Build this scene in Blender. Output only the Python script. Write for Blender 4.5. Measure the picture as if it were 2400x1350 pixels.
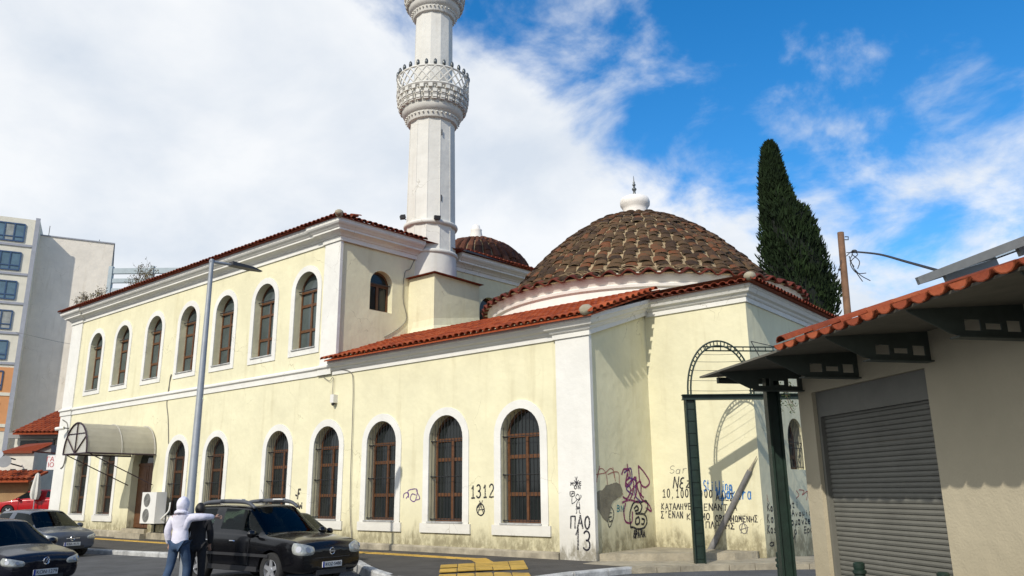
import bpy, bmesh, math, random
from mathutils import Vector, Matrix, noise

# ------------------------------------------------------------------ camera
sc = bpy.context.scene
for o in list(bpy.data.objects): bpy.data.objects.remove(o)
COL = sc.collection
rad = math.radians
FPX = 1850.0                                   # focal length in photo pixels (2400 wide)
CAM = Vector((0, 0, 1.8))
# vanishing points measured in the photograph: facade direction and zenith
d1 = Vector((-1120-1200, 1175-675, FPX))
zb_ = -(d1.x*(-70) + FPX*FPX)/d1.y
upc = Vector((-70, zb_, FPX)).normalized()
Xc = -d1.normalized()
Yc = upc.cross(Xc)
if Yc.z < 0: Yc = -Yc
RIGHT = Vector((Xc.x, Yc.x, upc.x)); DOWN = Vector((Xc.y, Yc.y, upc.y)); FWD = Vector((Xc.z, Yc.z, upc.z))
cam = bpy.data.cameras.new('camera'); camo = bpy.data.objects.new('camera', cam); COL.objects.link(camo)
cam.sensor_width = 36; cam.lens = FPX/2400*36; cam.clip_end = 5000; cam.clip_start = 0.05
m3 = Matrix((RIGHT, -DOWN, -FWD)).transposed()
camo.matrix_world = Matrix.Translation(CAM) @ m3.to_4x4()
sc.camera = camo
RH = Vector((RIGHT.x, RIGHT.y, 0)).normalized(); FH = Vector((-RH.y, RH.x, 0))   # plan axes of the view

# ------------------------------------------------------------------ sun and sky
SUN = Vector((0.175, -0.785, 0.594)).normalized()
SEL = math.asin(SUN.z); SAZ = math.atan2(SUN.x, SUN.y)
w = bpy.data.worlds.new('World'); sc.world = w; w.use_nodes = True
nt = w.node_tree; N = nt.nodes; L = nt.links; N.clear()
def nn(t, **k):
    n = N.new(t)
    for a, b in k.items(): setattr(n, a, b)
    return n
out = nn('ShaderNodeOutputWorld'); bg = nn('ShaderNodeBackground'); bg.inputs[1].default_value = 0.10
sky = nn('ShaderNodeTexSky', sky_type='NISHITA', sun_disc=False)
sky.sun_elevation = SEL; sky.sun_rotation = SAZ; sky.air_density = 1.0; sky.dust_density = 0.6; sky.ozone_density = 3.0
hs = nn('ShaderNodeHueSaturation'); hs.inputs['Saturation'].default_value = 1.38; hs.inputs['Value'].default_value = 2.0
L.new(sky.outputs[0], hs.inputs['Color'])
tc = nn('ShaderNodeTexCoord'); sep = nn('ShaderNodeSeparateXYZ'); L.new(tc.outputs['Generated'], sep.inputs[0])
def mth(op, a, b=None, c=None):
    n = nn('ShaderNodeMath', operation=op)
    for i, x in enumerate((a, b, c)):
        if x is None: continue
        if isinstance(x, (int, float)): n.inputs[i].default_value = x
        else: L.new(x, n.inputs[i])
    return n.outputs[0]
zz = mth('ADD', mth('MAXIMUM', sep.outputs[2], 0.0), 0.42)
comb = nn('ShaderNodeCombineXYZ'); L.new(mth('DIVIDE', sep.outputs[0], zz), comb.inputs[0]); L.new(mth('DIVIDE', sep.outputs[1], zz), comb.inputs[1])
def noisetex(scale, detail, rough, off, dist=0.0):
    mp = nn('ShaderNodeMapping'); mp.inputs['Location'].default_value = off; L.new(comb.outputs[0], mp.inputs[0])
    n = nn('ShaderNodeTexNoise'); n.inputs['Scale'].default_value = scale; n.inputs['Detail'].default_value = detail
    n.inputs['Roughness'].default_value = rough; n.inputs['Distortion'].default_value = dist
    L.new(mp.outputs[0], n.inputs['Vector']); return n.outputs[0]
n1 = noisetex(1.7, 7, 0.55, (3.2, 1.7, 0), 0.2)
n2 = noisetex(5.2, 9, 0.58, (11.0, 4.0, 2), 0.25)
# the overcast bank lies towards one side of the sky, thinning out towards the other
vd = nn('ShaderNodeVectorMath', operation='DOT_PRODUCT'); L.new(tc.outputs['Generated'], vd.inputs[0]); vd.inputs[1].default_value = tuple(-RH)
bank = nn('ShaderNodeMapRange', interpolation_type='SMOOTHSTEP'); L.new(mth('SUBTRACT', vd.outputs['Value'], mth('MULTIPLY', mth('SUBTRACT', sep.outputs[2], 0.35), 1.35)), bank.inputs[0])
bank.inputs[1].default_value = -0.34; bank.inputs[2].default_value = 0.06; bank.inputs[3].default_value = -0.035; bank.inputs[4].default_value = 0.30
low = nn('ShaderNodeMapRange', interpolation_type='SMOOTHSTEP'); L.new(sep.outputs[2], low.inputs[0])
low.inputs[1].default_value = 0.55; low.inputs[2].default_value = 0.18; low.inputs[3].default_value = 0.0; low.inputs[4].default_value = 0.11
dens = mth('ADD', mth('ADD', mth('MULTIPLY', n1, 0.42), mth('MULTIPLY', n2, 0.58)), mth('ADD', bank.outputs[0], low.outputs[0]))
mask = nn('ShaderNodeMapRange', interpolation_type='SMOOTHSTEP'); L.new(dens, mask.inputs[0])
mask.inputs[1].default_value = 0.47; mask.inputs[2].default_value = 0.66; mask.inputs[3].default_value = 0.0; mask.inputs[4].default_value = 0.96
n3 = noisetex(3.0, 7, 0.55, (5.0, 9.0, 1), 0.2)
cr = nn('ShaderNodeValToRGB'); L.new(n3, cr.inputs[0])
cr.color_ramp.elements[0].position = 0.34; cr.color_ramp.elements[0].color = (7.6, 8.3, 9.2, 1)
cr.color_ramp.elements[1].position = 0.60; cr.color_ramp.elements[1].color = (10.2, 10.4, 10.6, 1)
mx = nn('ShaderNodeMix', data_type='RGBA'); L.new(mask.outputs[0], mx.inputs['Factor']); L.new(hs.outputs[0], mx.inputs['A']); L.new(cr.outputs[0], mx.inputs['B'])
L.new(mx.outputs['Result'], bg.inputs[0]); L.new(bg.outputs[0], out.inputs[0])

sl = bpy.data.lights.new('sun', 'SUN'); sl.energy = 3.9; sl.angle = rad(0.55); sl.color = (1.0, 0.94, 0.84)
so = bpy.data.objects.new('sun', sl); COL.objects.link(so); so.rotation_euler = SUN.to_track_quat('Z', 'Y').to_euler(); so.location = (0, -20, 40)
sc.view_settings.view_transform = 'Standard'; sc.view_settings.look = 'None'; sc.view_settings.gamma = 1; sc.view_settings.exposure = -0.08
sc.view_settings.use_curve_mapping = False
sc.render.resolution_x = 1024; sc.render.resolution_y = 576
sc.render.engine = 'CYCLES'

# ------------------------------------------------------------------ pixel -> direction helpers
def ray(p): return RIGHT*(p[0]-1200) + DOWN*(p[1]-675) + FWD*FPX
def Yp(p, y): r = ray(p); return CAM + r*(y/r.y)
def Xp(p, x): r = ray(p); return CAM + r*(x/r.x)
def Zp(p, z): r = ray(p); return CAM + r*((z-CAM.z)/r.z)
def Dp(p, d): r = ray(p); return CAM + r*(d/r.dot(FH))           # at plan depth d
def Pp(p, P0, n): r = ray(p); return CAM + r*((P0-CAM).dot(n)/r.dot(n))
rnd = random.Random(7)

# ------------------------------------------------------------------ materials
MATS = {}; LOCALS = set()
def mat(name, col, rough=0.8, var=0.12, scale=3.0, bump=0.0, bscale=60.0, metal=0.0, spec=0.5, coat=0.0, col2=None, detail=6):
    if name in MATS: return MATS[name]
    m = bpy.data.materials.new(name); m.use_nodes = True; t = m.node_tree; b = t.nodes['Principled BSDF']
    b.inputs['Roughness'].default_value = rough; b.inputs['Metallic'].default_value = metal
    b.inputs['Specular IOR Level'].default_value = spec; b.inputs['Coat Weight'].default_value = coat
    b.inputs['Coat Roughness'].default_value = 0.05
    g = t.nodes.new('ShaderNodeNewGeometry')
    nz = t.nodes.new('ShaderNodeTexNoise'); nz.inputs['Scale'].default_value = scale; nz.inputs['Detail'].default_value = detail; nz.inputs['Roughness'].default_value = 0.65
    t.links.new(g.outputs['Position'], nz.inputs['Vector'])
    r = t.nodes.new('ShaderNodeValToRGB'); r.color_ramp.elements[0].position = 0.3; r.color_ramp.elements[1].position = 0.7
    c = Vector(col); c2 = Vector(col2) if col2 else c*(1+var)
    r.color_ramp.elements[0].color = (*(c*(1-var)), 1); r.color_ramp.elements[1].color = (*c2, 1)
    t.links.new(nz.outputs[0], r.inputs[0]); t.links.new(r.outputs[0], b.inputs['Base Color'])
    if bump:
        n2 = t.nodes.new('ShaderNodeTexNoise'); n2.inputs['Scale'].default_value = bscale; n2.inputs['Detail'].default_value = 4
        t.links.new(g.outputs['Position'], n2.inputs['Vector'])
        bp = t.nodes.new('ShaderNodeBump'); bp.inputs['Strength'].default_value = bump; bp.inputs['Distance'].default_value = 0.02
        t.links.new(n2.outputs[0], bp.inputs['Height']); t.links.new(bp.outputs[0], b.inputs['Normal'])
    MATS[name] = m; return m

def plaster(name, col, dirt_top=0.95, dirt=(0.10, 0.09, 0.06), streak=0.4, base_z=0.2, peel=0.0):
    """painted render: blotchy colour, rain streaks and splash dirt above the pavement"""
    m = mat(name, col, 0.9, 0.075, 0.7, 0.25, 40, spec=0.25); t = m.node_tree; b = t.nodes['Principled BSDF']
    base = b.inputs['Base Color'].links[0].from_socket
    g = t.nodes.new('ShaderNodeNewGeometry')
    def noi(sc3, det, ro=0.6):
        mp = t.nodes.new('ShaderNodeMapping'); mp.inputs['Scale'].default_value = sc3; t.links.new(g.outputs['Position'], mp.inputs[0])
        n = t.nodes.new('ShaderNodeTexNoise'); n.inputs['Scale'].default_value = 1; n.inputs['Detail'].default_value = det; n.inputs['Roughness'].default_value = ro
        t.links.new(mp.outputs[0], n.inputs['Vector']); return n.outputs[0]
    def mp(v, a, b_, c, d):
        n = t.nodes.new('ShaderNodeMapRange'); n.interpolation_type = 'SMOOTHSTEP'; t.links.new(v, n.inputs[0])
        for i, x in enumerate((a, b_, c, d)): n.inputs[i+1].default_value = x
        return n.outputs[0]
    def mm(op, a, b_):
        n = t.nodes.new('ShaderNodeMath'); n.operation = op
        for i, x in enumerate((a, b_)):
            if isinstance(x, (int, float)): n.inputs[i].default_value = x
            else: t.links.new(x, n.inputs[i])
        return n.outputs[0]
    def mix(f, a, c):
        n = t.nodes.new('ShaderNodeMix'); n.data_type = 'RGBA'; t.links.new(f, n.inputs['Factor']); t.links.new(a, n.inputs['A'])
        if isinstance(c, tuple): n.inputs['B'].default_value = (*c, 1)
        else: t.links.new(c, n.inputs['B'])
        return n.outputs['Result']
    sp = t.nodes.new('ShaderNodeSeparateXYZ'); t.links.new(g.outputs['Position'], sp.inputs[0])
    streaks = mp(noi((2.6, 2.6, 0.28), 5), 0.52, 0.75, 0.0, streak)
    warm = mix(streaks, base, (col[0]*0.70, col[1]*0.66, col[2]*0.58))
    hh = mm('ADD', sp.outputs[2], mm('MULTIPLY', mm('SUBTRACT', noi((3.2, 3.2, 0.9), 7, 0.7), 0.5), -1.5))
    splash = mp(hh, dirt_top, base_z+0.12, 0.0, 0.82)
    patch = mp(noi((5, 5, 3.5), 6, 0.7), 0.36, 0.58, 0.25, 1.0)
    res = warm
    if dirt_top > 0:
        res = mix(mm('MULTIPLY', splash, patch), warm, dirt)
        soft = mp(sp.outputs[2], 1.7, 0.3, 0.0, 0.30)
        res = mix(soft, res, (col[0]*0.62, col[1]*0.55, col[2]*0.42))
    t.links.new(res, b.inputs['Base Color'])
    vo = t.nodes.new('ShaderNodeTexVoronoi'); vo.feature = 'DISTANCE_TO_EDGE'; vo.inputs['Scale'].default_value = 0.55; dm = t.nodes.new('ShaderNodeMapping'); t.links.new(g.outputs['Position'], dm.inputs[0])
    nd = t.nodes.new('ShaderNodeTexNoise'); nd.inputs['Scale'].default_value = 1.6; nd.inputs['Detail'].default_value = 6; t.links.new(g.outputs['Position'], nd.inputs['Vector'])
    va = t.nodes.new('ShaderNodeVectorMath'); va.operation = 'MULTIPLY_ADD'; t.links.new(nd.outputs['Color'], va.inputs[0]); va.inputs[1].default_value = (.9, .9, .9); t.links.new(dm.outputs[0], va.inputs[2]); t.links.new(va.outputs[0], vo.inputs['Vector'])
    crk = mm('MULTIPLY', mp(vo.outputs['Distance'], 0.006, 0.001, 0.0, 0.6), mp(noi((.35, .35, .35), 3), 0.52, 0.60, 0.0, 1.0))
    res = mix(crk, res, (col[0]*.45, col[1]*.42, col[2]*.36)); t.links.new(res, b.inputs['Base Color'])
    # uneven trowelled surface
    big = noi((1.1, 1.1, 1.1), 3); nb = t.nodes.new('ShaderNodeBump'); nb.inputs['Strength'].default_value = 0.35; nb.inputs['Distance'].default_value = 0.12
    t.links.new(big, nb.inputs['Height'])
    old = b.inputs['Normal'].links[0].from_node; t.links.new(nb.outputs[0], old.inputs['Normal'])
    return m

def tilemat(name, cols, rough=0.85):
    """fired clay: every piece its own tone, lichen and soot in blotches"""
    m = bpy.data.materials.new(name); m.use_nodes = True; t = m.node_tree; b = t.nodes['Principled BSDF']; b.inputs['Roughness'].default_value = rough
    b.inputs['Specular IOR Level'].default_value = 0.25
    oi = t.nodes.new('ShaderNodeObjectInfo'); at = t.nodes.new('ShaderNodeAttribute'); at.attribute_name = 'var'
    ad = t.nodes.new('ShaderNodeMath'); ad.operation = 'ADD'; t.links.new(oi.outputs['Random'], ad.inputs[0]); t.links.new(at.outputs['Fac'], ad.inputs[1])
    fr = t.nodes.new('ShaderNodeMath'); fr.operation = 'FRACT'; t.links.new(ad.outputs[0], fr.inputs[0])
    g = t.nodes.new('ShaderNodeNewGeometry'); nz = t.nodes.new('ShaderNodeTexNoise'); nz.inputs['Scale'].default_value = 8.0; nz.inputs['Detail'].default_value = 8; nz.inputs['Roughness'].default_value = 0.7
    t.links.new(g.outputs['Position'], nz.inputs['Vector'])
    mxv = t.nodes.new('ShaderNodeMath'); mxv.operation = 'MULTIPLY_ADD'; t.links.new(nz.outputs[0], mxv.inputs[0]); mxv.inputs[1].default_value = 0.75
    sb = t.nodes.new('ShaderNodeMath'); sb.operation = 'MULTIPLY_ADD'; t.links.new(fr.outputs[0], sb.inputs[0]); sb.inputs[1].default_value = 0.5; sb.inputs[2].default_value = -0.13
    t.links.new(sb.outputs[0], mxv.inputs[2])
    r = t.nodes.new('ShaderNodeValToRGB'); r.color_ramp.elements.remove(r.color_ramp.elements[1])
    r.color_ramp.elements[0].position = 0; r.color_ramp.elements[0].color = (*cols[0], 1)
    for i, c in enumerate(cols[1:]):
        e = r.color_ramp.elements.new((i+1)/(len(cols)-1)); e.color = (*c, 1)
    t.links.new(mxv.outputs[0], r.inputs[0]); t.links.new(r.outputs[0], b.inputs['Base Color'])
    n2 = t.nodes.new('ShaderNodeTexNoise'); n2.inputs['Scale'].default_value = 25; t.links.new(g.outputs['Position'], n2.inputs['Vector'])
    bp = t.nodes.new('ShaderNodeBump'); bp.inputs['Strength'].default_value = 0.5; bp.inputs['Distance'].default_value = 0.03; t.links.new(n2.outputs[0], bp.inputs['Height']); t.links.new(bp.outputs[0], b.inputs['Normal'])
    MATS[name] = m; return m

def glassmat(name, col, rough=0.06):
    m = mat(name, col, rough, 0.3, 0.8, spec=0.4); return m

CREAM = plaster('cream plaster', (0.715, 0.675, 0.465))
WHITE = plaster('white painted trim', (0.72, 0.71, 0.66), dirt_top=0.6, streak=0.12)
MINW = plaster('minaret render', (0.66, 0.645, 0.59), dirt_top=-5, streak=0.22)
PLINTH = mat('plinth concrete', (0.34, 0.30, 0.22), 0.95, 0.45, 2.5, 0.6, 30)
DRUMW = plaster('drum render', (0.80, 0.76, 0.70), dirt_top=-5, streak=0.2)
WOOD = mat('window wood', (0.105, 0.042, 0.014), 0.55, 0.3, 9)
GLASS = glassmat('window glass', (0.018, 0.022, 0.022)); GLASSU = glassmat('upper window glass', (0.07, 0.088, 0.085), 0.1)
IRON = mat('black iron', (0.02, 0.02, 0.022), 0.6, 0.3, 20)
TOLD = tilemat('old dome tile', [(0.014, 0.010, 0.007), (0.030, 0.019, 0.012), (0.062, 0.035, 0.019), (0.10, 0.062, 0.03), (0.16, 0.05, 0.02), (0.24, 0.175, 0.10)])
MORTAR = mat('dome mortar', (0.30, 0.225, 0.13), 0.95, 0.4, 5, 0.7, 20)
TRED = tilemat('red roof tile', [(0.09, 0.022, 0.012), (0.21, 0.042, 0.016), (0.31, 0.062, 0.02), (0.37, 0.088, 0.03), (0.22, 0.075, 0.04)])
TDARK = tilemat('weathered red tile', [(0.08, 0.02, 0.012), (0.17, 0.032, 0.016), (0.22, 0.045, 0.02), (0.20, 0.06, 0.03), (0.28, 0.10, 0.05)])
ASPH = mat('asphalt', (0.075, 0.077, 0.08), 0.93, 0.3, 1.2, 0.6, 90)
PAVE = mat('pavement asphalt', (0.060, 0.055, 0.048), 0.95, 0.3, 1.5, 0.6, 80)
KERB = mat('kerb limewash', (0.42, 0.42, 0.40), 0.9, 0.45, 3, 0.6, 25)
YELL = mat('yellow tactile paving', (0.46, 0.30, 0.06), 0.85, 0.3, 2.5, 0.5, 30)
CONC = mat('concrete', (0.33, 0.29, 0.21), 0.95, 0.3, 2.5, 0.7, 25)
STEEL = mat('galvanised steel', (0.32, 0.34, 0.36), 0.5, 0.12, 5, metal=0.35)
GREEN = mat('green painted steel', (0.009, 0.024, 0.016), 0.5, 0.35, 6, 0.1, 60)
DARKM = mat('dark metal', (0.03, 0.03, 0.034), 0.5, 0.2, 8)
def spray(name, col):
    m = mat(name, col, 0.8, 0.35, 14, spec=.2); t = m.node_tree; b = t.nodes['Principled BSDF']; g = t.nodes.new('ShaderNodeNewGeometry'); nz = t.nodes.new('ShaderNodeTexNoise'); nz.inputs['Scale'].default_value = 26; nz.inputs['Detail'].default_value = 5; t.links.new(g.outputs['Position'], nz.inputs['Vector'])
    r = t.nodes.new('ShaderNodeMapRange'); r.inputs[1].default_value = .34; r.inputs[2].default_value = .56; r.inputs[3].default_value = .25; r.inputs[4].default_value = .96; t.links.new(nz.outputs[0], r.inputs[0]); t.links.new(r.outputs[0], b.inputs['Alpha']); return m
BLACKP = spray('black spray paint', (0.025, 0.025, 0.035))
LEADM = mat('lead grey finial', (0.10, 0.11, 0.11), 0.35, 0.3, 10, metal=0.5)
SHUT = mat('shutter slats', (0.15, 0.147, 0.125), 0.55, 0.14, 2.5)
PLW = mat('white plastic', (0.72, 0.71, 0.66), 0.5, 0.05, 2)

# ------------------------------------------------------------------ mesh helpers
class MB:
    def __init__(s): s.v = []; s.f = []; s.mi = []; s.var = []
    def add(s, vs, fs, mi=0, var=None):
        b = len(s.v); s.v += [tuple(x) for x in vs]
        for f in fs: s.f.append(tuple(i+b for i in f)); s.mi.append(mi); s.var.append(var)
    def quad(s, a, b, c, d, mi=0): s.add([a, b, c, d], [(0, 1, 2, 3)], mi)
    def box(s, x0, x1, y0, y1, z0, z1, mi=0):
        s.add([(x0,y0,z0),(x1,y0,z0),(x1,y1,z0),(x0,y1,z0),(x0,y0,z1),(x1,y0,z1),(x1,y1,z1),(x0,y1,z1)],
              [(3,2,1,0),(4,5,6,7),(0,1,5,4),(1,2,6,5),(2,3,7,6),(3,0,4,7)], mi)
    def obox(s, c, ax, ay, az, mi=0, var=None):
        c = Vector(c); vs = []
        for k in (-1, 1):
            for i, j in ((-1,-1),(1,-1),(1,1),(-1,1)): vs.append(c+ax*i+ay*j+az*k)
        s.add(vs, [(3,2,1,0),(4,5,6,7),(0,1,5,4),(1,2,6,5),(2,3,7,6),(3,0,4,7)], mi, var)
    def tube(s, pts, r, n=8, mi=0, cap=True):
        pts = [Vector(p) for p in pts]; rs = r if isinstance(r, (list, tuple)) else [r]*len(pts)
        vs = []; up = Vector((0, 0, 1)); px = None
        for i, p in enumerate(pts):
            t = (pts[min(i+1, len(pts)-1)]-pts[max(i-1, 0)]).normalized()
            if px is None:
                px = t.cross(up) if abs(t.z) < 0.95 else t.cross(Vector((1, 0, 0)))
            px = (px - t*px.dot(t)).normalized(); py = t.cross(px)
            for k in range(n):
                a = 2*math.pi*k/n; vs.append(p+(px*math.cos(a)+py*math.sin(a))*rs[i])
        fs = []
        for i in range(len(pts)-1):
            for k in range(n): k2 = (k+1) % n; fs.append((i*n+k, i*n+k2, (i+1)*n+k2, (i+1)*n+k))
        if cap: fs.append(tuple(range(n-1, -1, -1))); fs.append(tuple((len(pts)-1)*n+k for k in range(n)))
        s.add(vs, fs, mi)
    def lathe(s, c, prof, n=32, mi=0, a0=0.0, cap=True):
        c = Vector(c); vs = []; fs = []
        for r, z in prof:
            for k in range(n): a = a0+2*math.pi*k/n; vs.append(c+Vector((r*math.cos(a), r*math.sin(a), z)))
        for i in range(len(prof)-1):
            for k in range(n): k2 = (k+1) % n; fs.append((i*n+k, i*n+k2, (i+1)*n+k2, (i+1)*n+k))
        if cap: fs.append(tuple(range(n-1, -1, -1))); fs.append(tuple((len(prof)-1)*n+k for k in range(n)))
        s.add(vs, fs, mi)
    def sphere(s, c, r, nu=8, nv=5, mi=0):
        c = Vector(c); rx, ry, rz = r if isinstance(r, (tuple, list)) else (r, r, r); vs = [c+Vector((0, 0, -rz))]; fs = []
        for j in range(1, nv):
            ph = -math.pi/2+math.pi*j/nv
            for k in range(nu): a = 2*math.pi*k/nu; vs.append(c+Vector((rx*math.cos(ph)*math.cos(a), ry*math.cos(ph)*math.sin(a), rz*math.sin(ph))))
        vs.append(c+Vector((0, 0, rz))); last = len(vs)-1
        for k in range(nu):
            k2 = (k+1) % nu; fs.append((0, 1+k2, 1+k)); fs.append((last, last-nu+k, last-nu+k2))
            for j in range(nv-2): a = 1+j*nu; fs.append((a+k, a+k2, a+nu+k2, a+nu+k))
        s.add(vs, fs, mi)
    def prism(s, poly, off, mi=0):
        poly = [Vector(p) for p in poly]; off = Vector(off); n = len(poly)
        s.add(poly+[p+off for p in poly], [tuple(range(n-1, -1, -1)), tuple(range(n, 2*n))]+[(i, (i+1) % n, n+(i+1) % n, n+i) for i in range(n)], mi)
    def sweep(s, prof, path, outs=None, closed_prof=False, mi=0):
        """prof: (out, up) points; path: 3-D points in plan order; right-hand side of travel is outside. mitred corners, end caps"""
        path = [Vector(p) for p in path]; n = len(path); P = len(prof); vs = []
        dirs = [(path[i+1]-path[i]) for i in range(n-1)]; nr = []
        for d in dirs: nr.append(Vector((d.y, -d.x, 0)).normalized())
        for i in range(n):
            if i == 0: mdir = nr[0]
            elif i == n-1: mdir = nr[-1]
            else:
                mdir = nr[i-1]+nr[i]; mdir = mdir/(1+nr[i-1].dot(nr[i]))
            for o, u in prof: vs.append(path[i]+mdir*o+Vector((0, 0, u)))
        fs = [(i*P+j, (i+1)*P+j, (i+1)*P+j+1, i*P+j+1) for i in range(n-1) for j in range(P-1)]
        fs.append(tuple(range(P))); fs.append(tuple((n-1)*P+j for j in range(P-1, -1, -1)))
        s.add(vs, fs, mi)
    def mesh(s, name, mats, smooth=False, sharp=None, fixn=True):
        me = bpy.data.meshes.new(name); me.from_pydata(s.v, [], s.f)
        for m in (mats if isinstance(mats, (list, tuple)) else [mats]): me.materials.append(m)
        if any(s.mi): me.polygons.foreach_set('material_index', s.mi)
        if fixn:
            bm = bmesh.new(); bm.from_mesh(me); bmesh.ops.recalc_face_normals(bm, faces=bm.faces); bm.to_mesh(me); bm.free()
        if any(x is not None for x in s.var):
            a = me.attributes.new('var', 'FLOAT', 'FACE'); a.data.foreach_set('value', [x or 0.0 for x in s.var])
        if smooth:
            me.polygons.foreach_set('use_smooth', [True]*len(me.polygons))
            if sharp: me.set_sharp_from_angle(angle=rad(sharp))
        return me
    def build(s, name, mats, parent=None, smooth=False, sharp=None, label=None, kind=None, fixn=True):
        return link(name, s.mesh(name, mats, smooth, sharp, fixn), parent, label, kind)

def link(name, me, parent=None, label=None, kind=None, mtx=None):
    o = bpy.data.objects.new(name, me); COL.objects.link(o)
    if parent is not None:
        o.parent = parent
        if parent.type == 'EMPTY' and parent.name not in LOCALS: o.matrix_parent_inverse = Matrix.Translation(-parent.location)
    if mtx is not None: o.matrix_local = mtx
    if label: o['label'] = label
    if kind: o['kind'] = kind
    return o
def thing(name, label, cat, loc=(0, 0, 0), group=None, rz=0, local=False):
    o = bpy.data.objects.new(name, None); COL.objects.link(o); o.location = loc; o.rotation_euler = (0, 0, rz); o.empty_display_size = 0.3
    if local: LOCALS.add(o.name)
    tag(o, label, cat, group); return o
def tag(o, label, cat, group=None):
    o['label'] = label; o['category'] = cat
    if group: o['group'] = group
    return o
def struct(o, label=None):
    o['kind'] = 'structure'
    if label: o['label'] = label
    return o
def cat_rom(pts, n=6, closed=False):
    pts = [Vector(p) for p in pts]; res = []
    m = len(pts)
    for i in range(m if closed else m-1):
        if closed: p0, p1, p2, p3 = pts[i-1], pts[i], pts[(i+1) % m], pts[(i+2) % m]
        else: p0, p1, p2, p3 = pts[max(i-1, 0)], pts[i], pts[i+1], pts[min(i+2, m-1)]
        for k in range(n):
            t = k/n; res.append(0.5*((2*p1)+(p2-p0)*t+(2*p0-5*p1+4*p2-p3)*t*t+(3*p1-p0-3*p2+p3)*t**3))
    res.append(pts[0] if closed else pts[-1]); return res
def sm(a, b, x): t = max(0, min(1, (x-a)/(b-a))); return t*t*(3-2*t)
def text_mesh(txt, size, name, material, font_w=1.0):
    cu = bpy.data.curves.new(name, 'FONT'); cu.body = txt; cu.size = size; cu.align_x = 'CENTER'; cu.align_y = 'CENTER'; cu.extrude = 0.002
    o = bpy.data.objects.new(name, cu); COL.objects.link(o); dg = bpy.context.evaluated_depsgraph_get(); dg.update()
    me = bpy.data.meshes.new_from_object(o.evaluated_get(dg)); bpy.data.objects.remove(o); me.materials.clear(); me.materials.append(material); me.name = name; return me

# ================================================================== GROUND
def zr(x): return -0.10 + 0.10*sm(-14, -9.5, x) + 0.80*sm(-44.5, -49.5, x)
def zs(x): return 0.03 + 0.10*sm(-28, -17, x) + 0.80*sm(-44.5, -49.5, x)
mb = MB()
xs = [-900, -300, -140, -90, -70, -60, -58, -52, -49.5, -48.5, -47.5, -46.5, -45.5, -44.5, -43, -40, -30, -20, -14, -13, -12, -11, -10, -9.5, 0, 20, 60, 300, 900]; ysq = [-600, -100, -20, 0, 5, 10, 15, 20, 30, 60, 120, 400, 1200]
for j in range(len(ysq)-1):
    for i in range(len(xs)-1):
        mb.quad(*[(xs[a], ysq[b], zr(xs[a])) for a, b in ((i, j), (i+1, j), (i+1, j+1), (i, j+1))])
bmg = mb.mesh('road', ASPH, fixn=False)
struct(link('road', bmg), 'grey asphalt road surface in front of the building')

K = [(-64, 12.2), (-50, 12.3), (-40, 12.5), (-29, 12.8), (-25, 13.25), (-20, 14.1), (-17.4, 14.35), (-16.4, 13.75), (-15.3, 13.05), (-14.3, 12.45), (-13.4, 12.15), (-12.7, 12.25), (-11.8, 12.7), (-10.9, 13.5), (-10.3, 14.6), (-9.95, 16.2)]
Kc = [Vector((a, b, 0)) for a, b in K]
def kz(p):   # the kerb dips at the ramp
    return zs(p.x) - 0.10*sm(2.2, 0.9, (Vector((p.x, p.y, 0))-Vector((-11.9, 12.7, 0))).length)
mb = MB(); dense = []
for a, b in zip(Kc[:-1], Kc[1:]):
    n = max(1, int((b-a).length/0.8))
    for i in range(n): dense.append(a.lerp(b, i/n))
dense.append(Kc[-1])
for a, b in zip(dense[:-1], dense[1:]):
    fr = [0, 0.12, 0.3, 0.6, 1.0]
    for f0, f1 in zip(fr[:-1], fr[1:]):
        def pt(p, f): y = p.y+(17.3-p.y)*f; return (p.x, y, kz(p)*(1-min(1, f*3.3))+zs(p.x)*min(1, f*3.3))
        mb.quad(pt(a, f0), pt(b, f0), pt(b, f1), pt(a, f1))
def walk_z(x, y):
    for a, b in zip(dense[:-1], dense[1:]):
        if a.x <= x <= b.x:
            p = a.lerp(b, (x-a.x)/max(1e-6, b.x-a.x)); f = max(0, min(1, (y-p.y)/(17.3-p.y))); q = min(1, f*3.3); return kz(p)*(1-q)+zs(x)*q
    return zs(x)
walk = struct(mb.build('pavement', PAVE, fixn=False), 'dark asphalt pavement along the cream facade')
run = 0.0; pos = [dense[0]]
# kerb stones one by one
cum = [0]
for a, b in zip(dense[:-1], dense[1:]): cum.append(cum[-1]+(b-a).length)
def at_len(s):
    for i in range(len(cum)-1):
        if s <= cum[i+1]: return dense[i].lerp(dense[i+1], (s-cum[i])/max(1e-6, cum[i+1]-cum[i]))
    return dense[-1].copy()
s0 = 24.0
while s0 < cum[-1]-0.2:
    s1 = min(s0+0.98, cum[-1]); a = at_len(s0); b = at_len(s1); d = (b-a).normalized(); nrm = Vector((d.y, -d.x, 0)); za, zb2 = kz(a), kz(b)
    k = MB(); pr = [(0.10, -0.4), (0.10, -0.03), (0.075, 0.006), (-0.09, 0.006), (-0.09, -0.4)]
    vs = []
    for p, z in ((a+d*0.006, za), (b-d*0.006, zb2)):
        for o, u in pr: vs.append(p+nrm*o+Vector((0, 0, z+u+rnd.uniform(-.004, .004))))
    k.add(vs, [(0, 1, 2, 3, 4), (9, 8, 7, 6, 5)]+[(i, (i+1) % 5, 5+(i+1) % 5, 5+i) for i in range(5)])
    k.build('kerb_stone', KERB, walk); s0 = s1
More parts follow.
